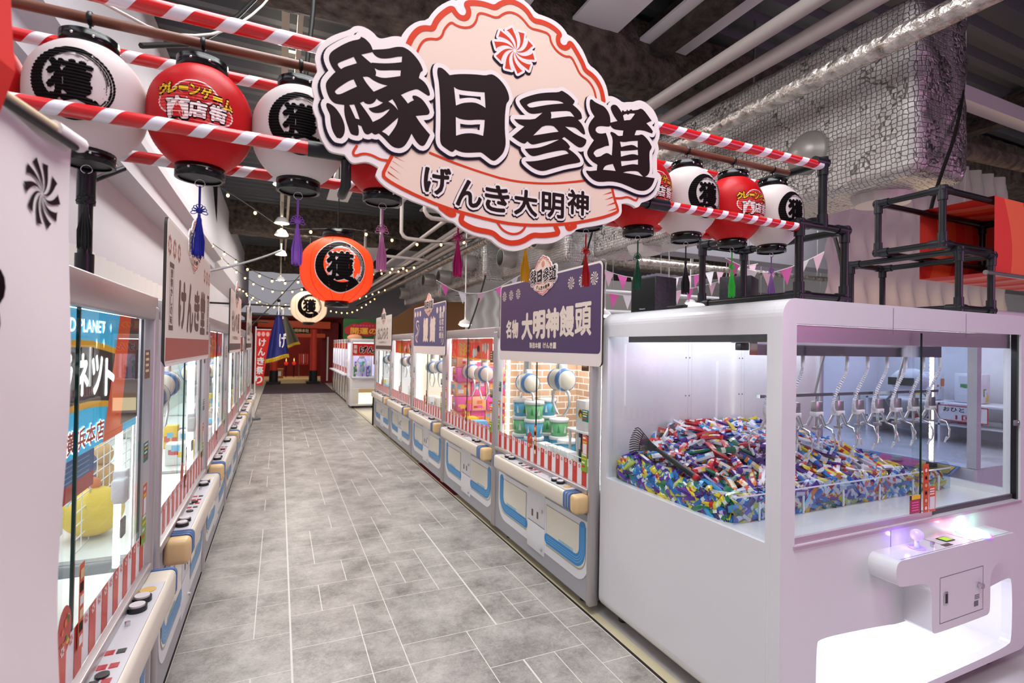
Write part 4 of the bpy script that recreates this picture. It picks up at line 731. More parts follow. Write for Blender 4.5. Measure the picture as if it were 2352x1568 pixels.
# ================================================================ big white candy cabinet at right
BX0, BX1, BY0, BY1, BZ0, BZ1 = 1.83, 3.78, 1.44, 2.70, .10, 1.868
cab = thing('candy_cabinet', 'big glossy white cabinet full of wrapped candy sticks, at right front', 'game cabinet', ((BX0 + BX1) / 2, 2.07, 0))
O = cab.location
def fxz(y): return frame((0, y, 0), (1, 0, 0), (0, 0, 1), (0, -1, 0))
R_ = .075
outl = rrect(BX0, BX1, BZ0 - .045, BZ1, R_, 8)
hole_w = [(1.912, .868), (3.70, .868), (3.70, 1.765), (1.912, 1.765)]
hole_o = smooth2(smooth2([(2.05, .10), (2.05, .44), (2.07, .462), (2.30, .447), (2.54, .425), (2.60, .415), (3.16, .415), (3.58, .472), (3.62, .44), (3.62, .14), (3.585, .098), (3.0, .09), (2.1, .09)], 70), 70)
sh = MB(); sh.prism(outl, fxz(BY0), -.045, 0, BIGW, [hole_w, hole_o])
# shell skin: roof, bottom and rounded edges, left/right flats are plates with windows
L_ = [p for p in outl]
vs = []; n = len(L_)
for i in range(n):
    a, b = L_[i], L_[(i + 1) % n]
    if abs(a[0] - b[0]) < 1e-4 and abs(a[1] - b[1]) > .5: continue
    sh.add([(a[0], BY0 + .0452, a[1]), (b[0], BY0 + .0452, b[1]), (b[0], BY1, b[1]), (a[0], BY1, a[1])], [(0, 1, 2, 3)], BIGW, True)
fl = frame((BX0, 0, 0), (0, -1, 0), (0, 0, 1), (-1, 0, 0))
zl, zh = BZ0 - .045 + R_, BZ1 - R_
sh.prism([(-BY1, zl), (-BY0 - .0452, zl), (-BY0 - .0452, zh), (-BY1, zh)], fl, -.045, 0, BIGW, [[(-2.64, .866), (-1.512, .866), (-1.512, 1.722), (-2.64, 1.722)]])
frr = frame((BX1, 0, 0), (0, 1, 0), (0, 0, 1), (1, 0, 0))
sh.prism([(BY0 + .0452, zl), (BY1, zl), (BY1, zh), (BY0 + .0452, zh)], frr, -.045, 0, BIGW, [[(1.53, .90), (2.62, .90), (2.62, 1.70), (1.53, 1.70)]])
sh.prism([(BX0 + .05, zl), (BX1 - .05, zl), (BX1 - .05, zh), (BX0 + .05, zh)], fxz(BY1), -.0, .03, BIGW)
part('shell', cab, sh, org=O)
se = MB()
for x in (2.551, 3.152): se.box(x - .0015, x + .0015, BY0 - .0008, BY0, 1.735, BZ1 - .01, GREYD)
se.box(BX0 - .0008, BX0, 1.505, 1.508, .2, .84, GREYL); se.box(BX0 - .0008, BX0, 2.60, 2.603, .2, .84, GREYL); se.box(2.545, 2.548, BY0 - .0008, BY0, .77, .85, GREYD)
part('seams', cab, se, org=O)
part('interior', cab, MB().box(1.875, 3.735, 1.485, 2.66, .845, .862, WHITEG).box(1.875, 3.735, 2.645, 2.66, .862, 1.79, WHITEG).box(1.878, 3.735, 1.485, 2.645, 1.775, 1.785, WHITE), org=O, label='white inner walls and floor')
bl = MB()
for x in (2.47, 2.50, 2.95, 2.98):
    bl.box(x - .001, x + .001, 2.643, 2.646, .87, 1.77, GREYL)
    for z in (1.1, 1.35, 1.6): bl.cyl((x - .02, 2.643, z), .005, .003, GREYD, 8, 'y')
part('wall_seams', cab, bl, org=O)
part('light_panel', cab, MB().box(1.97, 3.62, 1.60, 1.70, 1.755, 1.772, PANELB).box(1.97, 3.62, 2.40, 2.52, 1.755, 1.772, PANELB), org=O)
part('header_strip', cab, MB().box(1.915, 3.70, 1.487, 1.495, 1.69, 1.765, ALU).box(1.877, 1.885, 1.52, 2.5, 1.69, 1.722, GREYD), org=O, label='dull metal strip over the glass')
part('side_glass', cab, MB().add([(1.85, 1.512, .866), (1.85, 2.64, .866), (1.85, 2.64, 1.722), (1.85, 1.512, 1.722)], [(0, 1, 2, 3)], GL), org=O)
part('far_glass', cab, MB().add([(3.755, 1.53, .9), (3.755, 2.62, .9), (3.755, 2.62, 1.7), (3.755, 1.53, 1.7)], [(0, 1, 2, 3)], GLB), org=O)
g1 = part('sliding_glass', cab, MB().add([(1.912, 1.455, .888), (2.80, 1.455, .888), (2.80, 1.455, 1.75), (1.912, 1.455, 1.75)], [(0, 1, 2, 3)], GL), org=O)
part('glass_edge', g1, MB().box(2.797, 2.803, 1.452, 1.458, .888, 1.75, GEDGE), org=O); part('bottom_rail', g1, MB().box(1.912, 2.885, 1.448, 1.462, .868, .895, mat('lilac_rail', '#c0a9b8', .35, .2)), org=O)
g2 = part('sliding_glass', cab, MB().add([(2.76, 1.472, .888), (3.68, 1.472, .888), (3.68, 1.472, 1.75), (2.76, 1.472, 1.75)], [(0, 1, 2, 3)], GL), org=O)
part('bottom_rail', g2, MB().box(2.77, 3.70, 1.466, 1.478, .868, .893, mat('rail_dark', '#57505a', .4, .2)), org=O); part('end_post', g2, MB().box(3.68, 3.70, 1.450, 1.475, .868, 1.765, mat('post_black', '#0d0e12', .3)), org=O)
part('latch', g2, MB().box(3.645, 3.69, 1.440, 1.452, 1.27, 1.30, GREYD, .004).cyl((3.672, 1.436, 1.285), .008, .006, CHROME, 12, 'y'), org=O)
part('rail_lip', cab, MB().box(1.905, 3.70, 1.433, 1.44, .852, .866, mat('lilac_rail', '#c0a9b8', .35, .2)), org=O)
for x, y in ((1.95, 2.60), (1.98, 1.50), (3.50, 1.52), (3.6, 2.6)): part('foot', cab, MB().lathe([(0, 0), (.036, 0), (.036, .012), (.014, .03), (.012, .06), (0, .06)], BLACK, 16, (x, y, 0)), org=O)
# gantry with mirror face, coil cords, claw bar
part('gantry', cab, MB().box(2.06, 3.58, 1.755, 1.80, 1.632, 1.745, mat('mirror', '#cfc6cc', .07, 1.)).box(3.0, 3.06, 1.78, 2.5, 1.7, 1.75, STEEL), org=O, label='mirrored carriage box')
part('camera_box', cab, MB().box(2.56, 2.66, 2.30, 2.38, 1.70, 1.755, STEEL, .006).box(2.575, 2.645, 2.31, 2.36, 1.655, 1.70, BLACK, .006), org=O)
cx = [2.27 + .1735 * k for k in range(10)]
part('claw_bar', cab, MB().box(2.18, 3.95 - .23, 1.838, 1.862, 1.418, 1.434, CHROME), org=O)
for x in (2.6, 3.3): part('bar_hanger', cab, MB().tube([(x, 1.85, 1.434), (x, 1.79, 1.68)], .006, STEEL, 8), org=O)
def mk_bigclaw():
    mb = MB(); mb.cyl((0, 0, -.03), .008, .03, CHROME, 10); mb.box(-.026, .026, -.016, .016, -.085, -.03, STEEL, .003); mb.box(-.03, .03, -.02, .02, -.11, -.085, WHITE, .003); mb.cyl((0, 0, -.17), .007, .06, CHROME, 10); mb.cyl((0, 0, -.18), .022, .012, STEEL, 14); return mb
def mk_bigarm(a):
    c, s = math.cos(a), math.sin(a); pts = [(.02, -.10), (.045, -.155), (.05, -.16), (.085, -.17), (.105, -.215), (.10, -.26), (.082, -.285)]
    mb = MB(); mb.tube([(c * r, s * r, z) for r, z in pts], [.008, .008, .006, .005, .005, .0045, .004], CHROME, 8); mb.tube([(c * .09, s * .09, -.262), (c * .078, s * .078, -.295)], [.007, .005], mat('tip', '#dfe6ea', .2), 8); return mb
for k, x in enumerate(cx[:9]):
    cl = part('claw', cab, mk_bigclaw, 'bigclaw'); cl.location = (x - O.x, 1.85 - O.y, 1.42)
    for j in range(3): part('claw_arm', cl, lambda j=j: mk_bigarm(.5 + j * 2 * PI / 3), 'bigarm%d' % j)
    if k != 2:
        co = MB(); co.tube(open_smooth([(x - .02, 1.80, 1.635), (x - .02, 1.80, 1.60), (x - .01, 1.81, 1.565)], 1), [.009] * 4, WHITE, 8) if 0 else co.tube([(x - .02, 1.79, 1.635), (x - .02, 1.79, 1.575)], .009, mat('cord_plug', '#cfcdd2', .4), 8)
        p0 = open_smooth([(x - .02, 1.79, 1.575), (x - .005, 1.81, 1.53), (x - .03, 1.83, 1.46), (x - .055, 1.84, 1.39), (x - .05, 1.845, 1.345), (x - .028, 1.85, 1.325)], 2); pts = []; m_ = len(p0) * 6
        for i in range(m_):
            f = i / (m_ - 1) * (len(p0) - 1); q = min(int(f), len(p0) - 2); v = Vector(p0[q]).lerp(Vector(p0[q + 1]), f - q); a = i * 1.55
            pts.append(v + Vector((math.cos(a), math.sin(a), 0)) * .0055)
        co.tube(pts, .0052, mat('cord_white', '#eceaf0', .4), 6); part('coil_cord', cab, co, org=O)
part('led_strip', cab, MB().box(3.716, 3.728, 1.86, 1.885, .98, 1.66, GREYL), org=O); ld = MB()
for k in range(26): ld.box(3.709, 3.717, 1.864, 1.881, 1.0 + k * .025, 1.013 + k * .025, LAMPG)
part('led_dots', cab, ld, org=O)
# acrylic tray front
ty = 1.725; tx0, tx1 = 1.885, 3.62
tr = MB(); tr.add([(tx0, ty, .864), (tx1, ty, .864), (tx1, ty, .985), (tx0, ty, .985)], [(0, 1, 2, 3)], ACR)
tr.add([(x, ty + .03 * (1 - math.cos(a)), .985 + .035 * math.sin(a)) for a in (0, .5, 1.0, 1.4) for x in (tx0, tx1)], [(0, 1, 3, 2), (2, 3, 5, 4), (4, 5, 7, 6)], ACR, True)
tr.add([(tx1, ty, .864), (tx1, 2.62, .864), (tx1, 2.62, 1.0), (tx1, ty, .985)], [(0, 1, 2, 3)], ACR)
t_ = part('acrylic_tray', cab, tr, org=O)
rb = MB(); rb.box(tx0, tx1, ty - .003, ty + .003, .982, .988, mat('acr_edge', '#e9f2f6', .1))
for x in (2.05, 2.35, 2.65, 2.95, 3.25, 3.5): rb.box(x - .003, x + .003, ty - .004, ty + .004, .865, .95, mat('acr_edge', '#e9f2f6', .1))
part('edge_strips', t_, rb, org=O)
# stickers on the front glass
ff = frame((0, 1.449, 0), (1, 0, 0), (0, 0, 1), (0, -1, 0)); qo = MATS['qr_orange']
s1 = MB(); s1.rect(2.705, 2.79, .90, .985, ff, 0, mat('st_pink', '#a8324a', .5)); s1.rect(2.705, 2.79, .965, .985, ff, .0005, YELLOW); s1.rect(2.705, 2.72, .965, .985, ff, .001, BLACK)
for k in range(4): s1.rect(2.722, 2.775, .912 + k * .012, .918 + k * .012, ff, .001, PINK)
part('sticker', g1, s1, org=O, label='pink and yellow notice sticker')
s2 = MB(); s2.rect(2.812, 2.858, .885, 1.125, ff, 0, qo)
for k in range(6): s2.rect(2.82, 2.85, .90 + k * .036, .93 + k * .036, ff, .0005, mat('st_or2', '#c54a22', .5)); s2.disc(2.835, .915 + k * .036, .009, ff, .001, (WHITE, AMBER, INK, AMBER, INK, WHITE)[k], 10)
part('sticker', g1, s2, org=O, label='tall slim orange notice sticker')
s3 = MB(); s3.rect(2.862, 2.915, .893, 1.015, ff, 0, qo); s3.rect(2.868, 2.909, .905, .965, ff, .0005, GREYL)
for k in range(3): s3.rect(2.868, 2.905, .975 + k * .012, .981 + k * .012, ff, .0005, WHITE)
part('sticker', g2, s3, org=O, label='small orange notice sticker')
# console
cy0, cy1 = 1.325, 1.44
cp = [(2.43, .775), (3.34, .775), (3.362, .765), (3.368, .745), (3.365, .70), (3.345, .672), (3.16, .64), (3.128, .60), (3.128, .44), (3.115, .418), (3.09, .413), (2.68, .413), (2.655, .42), (2.645, .44), (2.645, .59), (2.63, .625), (2.59, .652), (2.43, .662), (2.40, .672), (2.385, .70), (2.382, .735), (2.392, .762), (2.41, .773)]
con = part('console', cab, MB().prism(smooth2(smooth2(cp, 60), 60), fxz(cy0), -(cy1 - cy0), 0, BIGW), org=O)
fc = fxz(cy0)
dr = MB(); 
for a in ((2.705, 2.705 + .0025, .45, .655), (3.06, 3.0625, .45, .655), (2.705, 3.06, .45, .4525), (2.705, 3.06, .6525, .655)): dr.rect(*a, fc, .001, GREYD)
part('door', con, dr, org=O); part('coin_slot', con, MB().box(2.735, 2.765, cy0 - .004, cy0, .53, .585, CHROME, .001).box(2.742, 2.758, cy0 - .005, cy0 - .003, .537, .578, BLACK), org=O); part('lock', con, MB().cyl((3.025, cy0 - .018, .57), .013, .018, CHROME, 14, 'y'), org=O)
qs = MB(); qs.rect(2.985, 3.02, .475, .50, fc, .001, GREYD); 
for k in range(3): qs.rect(2.99, 3.03, .508 + k * .008, .512 + k * .008, fc, .001, GREYD)
part('sticker', con, qs, org=O)
part('top_seams', con, MB().box(2.43, 3.33, cy0 + .008, cy0 + .0095, .7752, .7758, GREYD).box(2.80, 2.802, cy0 + .01, cy1, .7752, .7758, GREYD).box(3.0, 3.002, cy0 + .01, cy1, .7752, .7758, GREYD), org=O)
js = part('joystick', con, MB().lathe([(0, .776), (.012, .776), (.009, .79), (.009, .815), (0, .815)], mat('acr_edge', '#e9f2f6', .1), 12, (2.642, 1.385, 0)).lathe([(.028, .776), (.034, .776), (.034, .779), (.028, .779)], mat('violet_ring', '#8a6cff', .3, emit=1.2), 24, (2.642, 1.385, 0)), org=O)
part('ball', js, MB().ball((2.642, 1.385, .835), .026, mat('violet_ball', '#b9a8ff', .1, emit=.9, emith='#8f78ff'), 20, 12), org=O, label='clear ball glowing violet')
part('coin_return', con, MB().cyl((2.735, 1.37, .776), .009, .02, CHROME, 12), org=O)
part('display', con, MB().box(2.86, 2.93, 1.375, 1.42, .775, .778, BLACK).box(2.868, 2.922, 1.38, 1.415, .778, .779, mat('lime_screen', '#9fd02c', .4, emit=.35)), org=O, label='lime green screen'); part('meter', con, MB().box(2.79, 2.85, 1.345, 1.365, .775, .777, mat('meter_brown', '#5a4144', .5)), org=O)
part('push_button', con, MB().lathe([(0, .802), (.03, .80), (.055, .79), (.066, .776)], mat('dome', '#eef3f4', .1, emit=.9, emith='#ffe9ef'), 24, (3.12, 1.39, 0)), org=O, label='big domed button glowing in rainbow colours'); 
rg = MB()
for k in range(24):
    a0, a1 = 2 * PI * k / 24, 2 * PI * (k + 1) / 24; import colorsys; c_ = colorsys.hsv_to_rgb(k / 24, .75, 1); h_ = '#%02x%02x%02x' % tuple(int(v * 255) for v in c_)
    rg.add([(3.12 + r * math.cos(a), 1.39 + r * math.sin(a), .7765) for a in (a0, a1) for r in (.064, .074)], [(0, 1, 3, 2)], mat('rgb' + h_, h_, .3, emit=2.2))
part('colour_ring', con, rg, org=O, label='ring of coloured light')
rgb = [((3.03, 1.38), (1, .15, .25)), ((3.12, 1.42), (.3, .3, 1)), ((3.22, 1.39), (.2, 1, .6))]
for (x, y), c_ in rgb + [((2.60, 1.40), (.35, .2, 1))]:
    l = bpy.data.lights.new('button_glow', 'POINT'); l.energy = .07; l.color = c_; l.shadow_soft_size = .01; o = bpy.data.objects.new('button_glow', l); o.location = (x, y, .815); COL.objects.link(o)
# lit prize bay
bay = MB(); bay.box(2.0, 3.66, 1.47, 2.35, .07, .088, WHITEG); bay.box(2.0, 3.66, 2.33, 2.35, .088, .52, WHITE); bay.box(2.0, 2.03, 1.485, 2.33, .088, .52, WHITE); bay.box(3.64, 3.66, 1.485, 2.33, .088, .52, WHITE); bay.box(2.0, 3.66, 1.485, 2.35, .50, .52, WHITE)
bp_ = part('prize_bay', cab, bay, org=O); part('bay_light', bp_, MB().box(2.15, 3.5, 1.6, 1.72, .488, .499, PANELB).box(2.15, 3.5, 2.05, 2.15, .488, .499, PANELB), org=O)
# ---------------------------------------------------------------- candy
def clampf(v, a=0., b=1.): return max(a, min(b, v))
def HP(x, y):
    a = clampf((y - 1.74) / .5); a = a * a * (3 - 2 * a); l = .12 + .88 * clampf((x - 1.88) / .42) ; r = 1 - .75 * clampf((x - 2.95) / .7)
    return .935 + .20 * a * l * r + .05 * clampf((y - 2.2) / .4) * l - .05 * clampf((x - 3.3) / .35)
CN = {}
for nm, main, sec in (('purple', '#5b2a9c', '#e9e2f2'), ('dark purple', '#3f1c78', '#c9b8ea'), ('red', '#d2202c', '#f6e3d8'), ('white', '#efeef2', '#d8402c'), ('silver white', '#e6e9f2', '#3f7fd0'), ('blue', '#1f72c8', '#dfeaf5'), ('sky blue', '#2c9fd8', '#ffffff'), ('yellow', '#e8cf2c', '#d2281f'), ('lime', '#cfdc6a', '#f4f4d8'), ('green', '#0f7a52', '#f0efe2'), ('orange', '#f08a24', '#fbf0d8')):
    CN[nm] = (mat('wrap_' + nm.replace(' ', '_'), main, .22, .0, coat=.4), mat('print_' + nm.replace(' ', '_'), sec, .25, coat=.4))
EXTRA = [mat('print_multi_a', '#f2d23a', .3), mat('print_multi_b', '#2d8ad0', .3), mat('print_multi_c', '#e04434', .3)]
def candy_geo(nm, seed, mb=None, M=None):
    rnd = random.Random(seed); own = mb is None; mb = mb or MB(); m1, m2 = CN[nm]
    Ln, w, h = .145 * rnd.uniform(.88, 1.1), .0165, .0115; sec = [(-.5, 1.0, .08), (-.43, 1.0, .1), (-.37, .92, .75), (-.22, .95, 1), (-.08, .97, 1.02), (.08, .97, 1.0), (.22, .95, 1), (.37, .92, .75), (.43, 1., .1), (.5, 1., .08)]
    bend = rnd.uniform(-.012, .012); vs = []
    for sx, sw, sh_ in sec:
        for k in range(6):
            a = PI / 6 + k * PI / 3; vs.append(Vector((sx * Ln, w * sw * math.cos(a) * 1.1, h * sh_ * math.sin(a) + bend * (1 - 4 * sx * sx))))
    if M is not None: vs = [M @ v for v in vs]
    kind = rnd.randrange(3)
    for i in range(9):
        for k in range(6):
            m = m1
            if kind == 0 and 3 <= i <= 5 and k in (0, 1): m = m2
            elif kind == 1 and i in (2, 6): m = m2
            elif kind == 2 and 3 <= i <= 4 and k in (1, 2): m = m2
            if i == 4 and k == 1 and kind != 1: m = EXTRA[seed % 3]
            if kind == 0 and i == 6 and k in (0, 1): m = EXTRA[(seed + 1) % 3]
            f = (i * 6 + k, i * 6 + (k + 1) % 6, (i + 1) * 6 + (k + 1) % 6, (i + 1) * 6 + k)
            mb.add([vs[j] for j in f], [(0, 1, 2, 3)], m)
    return mb
def pick(x, y, z, rnd):
    if z < .93 or (x < 2.1 and z < .95): return rnd.choice(['yellow', 'lime', 'green', 'blue', 'sky blue', 'green', 'purple', 'yellow', 'dark purple', 'blue'])
    if x < 2.02: return rnd.choice(['blue', 'sky blue', 'purple', 'green', 'purple', 'white', 'yellow'])
    if x < 2.5: return rnd.choice(['purple', 'dark purple', 'purple', 'red', 'white', 'blue', 'purple', 'orange', 'green', 'silver white', 'red']) if y < 2.3 else rnd.choice(['red', 'white', 'red', 'silver white', 'sky blue', 'purple'])
    return rnd.choice(['white', 'silver white', 'white', 'silver white', 'red', 'blue', 'white', 'yellow', 'purple', 'silver white'])
crnd = random.Random(11)
def pose(x, y, z, tilt=.5):
    e = .03; gx = (HP(x + e, y) - HP(x - e, y)) / (2 * e); gy = (HP(x, y + e) - HP(x, y - e)) / (2 * e)
    nrm = Vector((-gx, -gy, 1)).normalized(); q = Vector((0, 0, 1)).rotation_difference(nrm).to_matrix().to_4x4()
    return Matrix.Translation((x, y, z)) @ q @ Matrix.Rotation(crnd.uniform(0, 2 * PI), 4, 'Z') @ Matrix.Rotation(crnd.uniform(-tilt, tilt), 4, 'Y') @ Matrix.Rotation(crnd.uniform(-1.2, 1.2), 4, 'X')
RKL = (Vector((1.95, 2.56, 1.10)), Vector((1.95, 2.03, 1.0)))
def near_rake(x, y): return abs(x - 1.95) < .05 and 2.0 < y < 2.6
# loose mass below and behind: one countless heap
heap = MB(); N_ = 0
for i in range(1750):
    x = crnd.uniform(1.89, 3.66); y = crnd.uniform(1.75, 2.62); top = HP(x, y)
    lay = crnd.random(); z = top - .012 - .05 * lay
    if crnd.random() < .30: x = crnd.uniform(1.865, 1.90) + .02; y = crnd.uniform(1.76, 2.62); z = crnd.uniform(.875, HP(x, y) - .01)
    elif crnd.random() < .22: y = crnd.uniform(1.74, 1.765); z = crnd.uniform(.875, .96)
    Mx = pose(x, y, z, .35)
    if y < 1.78 or x < 1.92: # lie along the pane
        a = 0 if y < 1.78 else PI / 2; Mx = Matrix.Translation((max(x, 1.885), max(y, 1.748), z)) @ Matrix.Rotation(a, 4, 'Z') @ Matrix.Rotation(crnd.uniform(-.9, .9), 4, 'Y') @ Matrix.Rotation(crnd.uniform(1.0, 2.2), 4, 'X')
        if x < 1.92 and not (1.81 < y < 2.57): continue
        if y < 1.78 and not (1.95 < x < 3.55): continue
    candy_geo(pick(x, y, z, crnd), i % 37, heap, Mx)
# core of the heap so that nothing shows through
cv = []; nx, ny = 34, 18
for j in range(ny + 1):
    for i in range(nx + 1):
        x = 1.90 + (3.60 - 1.90) * i / nx; y = 1.76 + (2.63 - 1.76) * j / ny; cv.append((x, y, HP(x, y) - .06))
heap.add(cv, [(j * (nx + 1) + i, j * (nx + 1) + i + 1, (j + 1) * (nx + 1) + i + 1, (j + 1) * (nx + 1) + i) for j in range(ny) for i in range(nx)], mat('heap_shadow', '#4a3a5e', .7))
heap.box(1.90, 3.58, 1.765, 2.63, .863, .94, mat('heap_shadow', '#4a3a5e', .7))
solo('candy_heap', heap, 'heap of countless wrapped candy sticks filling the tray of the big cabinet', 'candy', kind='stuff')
cands = []
tries = 0
while len(cands) < 300 and tries < 20000:
    tries += 1
    if crnd.random() < .42: x = crnd.uniform(1.93, 2.45)
    else: x = crnd.uniform(2.3, 3.6)
    y = 1.79 + (2.58 - 1.79) * crnd.random() ** 1.3
    if near_rake(x, y) and crnd.random() < .9: continue
    if any((x - a) ** 2 + (y - b) ** 2 < .042 ** 2 for a, b in cands): continue
    cands.append((x, y))
cm = {}
for i, (x, y) in enumerate(cands):
    z = HP(x, y) + .006; nm = pick(x, y, z, crnd); k = (nm, i % 3)
    if k not in cm: cm[k] = candy_geo(nm, 100 + i).mesh('candy_stick')
    o = link('candy_stick', cm[k]); o.matrix_world = pose(x, y, z, .32)
    tag(o, nm + ' wrapped candy stick lying on top of the heap in the big cabinet', 'candy', 'wrapped candy sticks on top of the heap')
# garden rake stuck in the heap
t = thing('hand_rake', 'black plastic hand rake with red handle tip lying on the candy heap', 'rake', (1.955, 2.03, 1.0))
t_o = t.location; P_ = MB()
a, b = Vector((1.965, 2.045, 1.0)), Vector((1.965, 2.34, 1.085))
part('handle', t, MB().tube([a, a.lerp(b, .45), a.lerp(b, .8), b], [.017, .016, .013, .011], mat('rake_black', '#14171c', .35), 14), org=t_o)
part('grip_tip', t, MB().tube([a + (a - b).normalized() * .022, a], .0185, RED, 14), org=t_o, label='red handle tip')
fan = MB(); e0, e1 = Vector((1.955, 2.50, 1.185)), Vector((1.955, 2.55, 1.035)); RB = mat('rake_black', '#14171c', .35)
for k in range(11):
    f = k / 10; tip = e0.lerp(e1, f) + Vector((0, .02 * math.sin(f * PI), 0)); st = b.lerp(tip, .12); fan.tube([st, b.lerp(tip, .9) + Vector((0, 0, .004)), tip, tip + Vector((-.018, .008, -.006))], .0032, RB, 6)
fan.add([b + Vector((0, 0, .014)), b - Vector((0, 0, .012)), b.lerp(e1, .42), b.lerp(e0.lerp(e1, .5), .45), b.lerp(e0, .42)], [(0, 1, 2, 3, 4)], RB); fan.tube([b.lerp(e0, .72), b.lerp(e0.lerp(e1, .5), .76), b.lerp(e1, .72)], .003, RB, 6)
part('tines', t, fan, org=t_o)

# ---------------------------------------------------------------- on the cabinet roof
def speaker(x, y, rz, label):
    t = thing('loudspeaker', label, 'speaker', (x, y, BZ1), rz)
    part('housing', t, MB().box(-.085, .085, -.10, .10, 0, .205, noise_mat('black_ash', '#121013', '#2a2730', 60, .5), .004)); part('grille', t, MB().box(-.088, -.078, -.094, .094, .008, .197, mat('grille', '#060607', .9), .004))
    part('maker_badge', t, MB().text('Panasonic', .0, .02, .045, .007, frame((-.0885, 0, 0), (0, -1, 0), (0, 0, 1), (-1, 0, 0)), .0005, GREYL, .01))
speaker(2.03, 2.47, math.radians(6), 'black loudspeaker on the cabinet roof near the purple signboard')
speaker(2.43, 2.20, math.radians(-60), 'black loudspeaker on the cabinet roof inside the nearer pipe cube')
solo('amplifier', MB().box(1.93, 2.0, 2.12, 2.24, BZ1, BZ1 + .02, BLACK, .003), 'small flat black amplifier on the cabinet roof beside the speaker', 'amplifier')
solo('router', MB().lathe([(0, 0), (.075, 0), (.07, .02), (.03, .034), (0, .036)], WHITE, 24, (2.02, 2.07, BZ1)), 'small white domed box on the cabinet roof by the pipe cube', 'router')
def pipe_cube(t, x0, x1, y0, y1, z0, z1, r=.0165, jr=.0215, l=.055):
    o_ = t.location; seg = []
    for x in (x0, x1):
        for y in (y0, y1): seg.append(((x, y, z0), (x, y, z1)))
    for z in (z0, z1):
        for y in (y0, y1): seg.append(((x0, y, z), (x1, y, z)))
        for x in (x0, x1): seg.append(((x, y0, z), (x, y1, z)))
    for a, b in seg: part('pipe', t, MB().tube([a, b], r, PVC, 12), org=o_)
    for x, sx in ((x0, 1), (x1, -1)):
        for y, sy in ((y0, 1), (y1, -1)):
            for z, sz in ((z0, 1), (z1, -1)):
                part('joint', t, MB().tube([(x, y, z - sz * jr * .9), (x, y, z + sz * l)], jr, PVC2, 12).tube([(x - sx * jr * .88, y, z), (x + sx * l, y, z)], jr * 1.004, PVC2, 12).tube([(x, y - sy * jr * .86, z), (x, y + sy * l, z)], jr * .996, PVC2, 12), org=o_)
t = thing('pipe_stand', 'two stacked black plastic pipe cubes at the right end of the cabinet roof', 'pipe stand', (3.4, 1.75, BZ1))
pipe_cube(t, 3.17, 3.48, 1.48, 2.03, 1.89, 2.185); pipe_cube(t, 3.06, 4.15, 1.50, 1.81, 2.215, 2.49)
# red patterned cloth sleeve hung over the far pipe cube
cl = MB(); RC1, RC2, RC3 = mat('cloth_red', '#dd3a2e', .8), mat('cloth_orange', '#e8683f', .8), mat('cloth_pink', '#ef8a78', .8)
x0, x1 = 3.505, 4.7; prof = [(1.478, 2.512), (1.478, 2.10), (1.835, 2.10), (1.835, 2.512)]
for i in range(4):
    a, b = prof[i], prof[(i + 1) % 4]; nst = 12
    for k in range(nst):
        for q in range(8):
            fx = lambda k_, q_: x0 + (x1 - x0) * clampf((k_ + .9 * math.sin(q_ / 8 * 2.2)) / nst) if 0 < k_ < nst else (x0 if k_ == 0 else x1)
            p = [(fx(k, q), a[0] + (b[0] - a[0]) * q / 8, a[1] + (b[1] - a[1]) * q / 8), (fx(k + 1, q), a[0] + (b[0] - a[0]) * q / 8, a[1] + (b[1] - a[1]) * q / 8), (fx(k + 1, q + 1), a[0] + (b[0] - a[0]) * (q + 1) / 8, a[1] + (b[1] - a[1]) * (q + 1) / 8), (fx(k, q + 1), a[0] + (b[0] - a[0]) * (q + 1) / 8, a[1] + (b[1] - a[1]) * (q + 1) / 8)]
            cl.add(p, [(0, 1, 2, 3)], (RC1, RC2, RC2, RC1, RC2)[k % 5] if i % 2 == 0 else (RC1, RC3, RC2)[k % 3])
solo('cloth_sleeve', cl, 'red and orange wave-patterned cloth sleeve wrapped round the far pipe frame', 'cloth')
solo('cloth_rod', MB().tube([(3.4, 1.47, 2.09), (4.7, 1.47, 2.09)], .012, STEEL, 10), 'steel rod along the bottom of the red cloth sleeve', 'rod')

# ---------------------------------------------------------------- white prize machine beyond the cabinet
t = thing('prize_machine', 'white prize machine with one claw seen through the cabinet glass at far right', 'prize machine', (5.6, 3.0, 0)); o_ = t.location
part('base', t, MB().box(4.75, 6.6, 2.1, 3.9, .05, .80, WHITEG, .02), org=o_); part('roof', t, MB().box(4.75, 6.6, 2.1, 3.9, 1.85, 2.0, WHITEG, .02), org=o_)
for x, y in ((4.78, 2.13), (6.56, 2.13), (6.56, 3.86), (4.78, 3.86)): part('post', t, MB().box(x - .03, x + .03, y - .03, y + .03, .8, 1.86, WHITEG), org=o_)
part('light_panel', t, MB().box(4.95, 6.4, 2.3, 3.7, 1.83, 1.845, PANELD), org=o_); part('back_wall', t, MB().box(6.5, 6.53, 2.15, 3.85, .8, 1.85, WHITE).box(4.8, 6.5, 3.84, 3.87, .8, 1.85, WHITE), org=o_)
part('glass_pane', t, MB().add([(4.77, 2.15, .8), (4.77, 3.85, .8), (4.77, 3.85, 1.85), (4.77, 2.15, 1.85)], [(0, 1, 2, 3)], GLB), org=o_)
part('control_panel', t, MB().add([(4.60, 2.2, .74), (4.60, 3.1, .74), (4.75, 3.1, .80), (4.75, 2.2, .80)], [(0, 1, 2, 3)], BLUES).add([(4.62, 2.45, .751), (4.62, 2.75, .751), (4.73, 2.75, .796), (4.73, 2.45, .796)], [(0, 1, 2, 3)], PINK).add([(4.62, 2.22, .751), (4.62, 2.45, .751), (4.73, 2.45, .796), (4.73, 2.22, .796)], [(0, 1, 2, 3)], YELLOW), org=o_)
for k in range(3): part('button', t, MB().cyl((4.67, 2.35 + k * .25, .775), .035, .03, (BTN, BTNW, BTNW)[k], 16), org=o_)
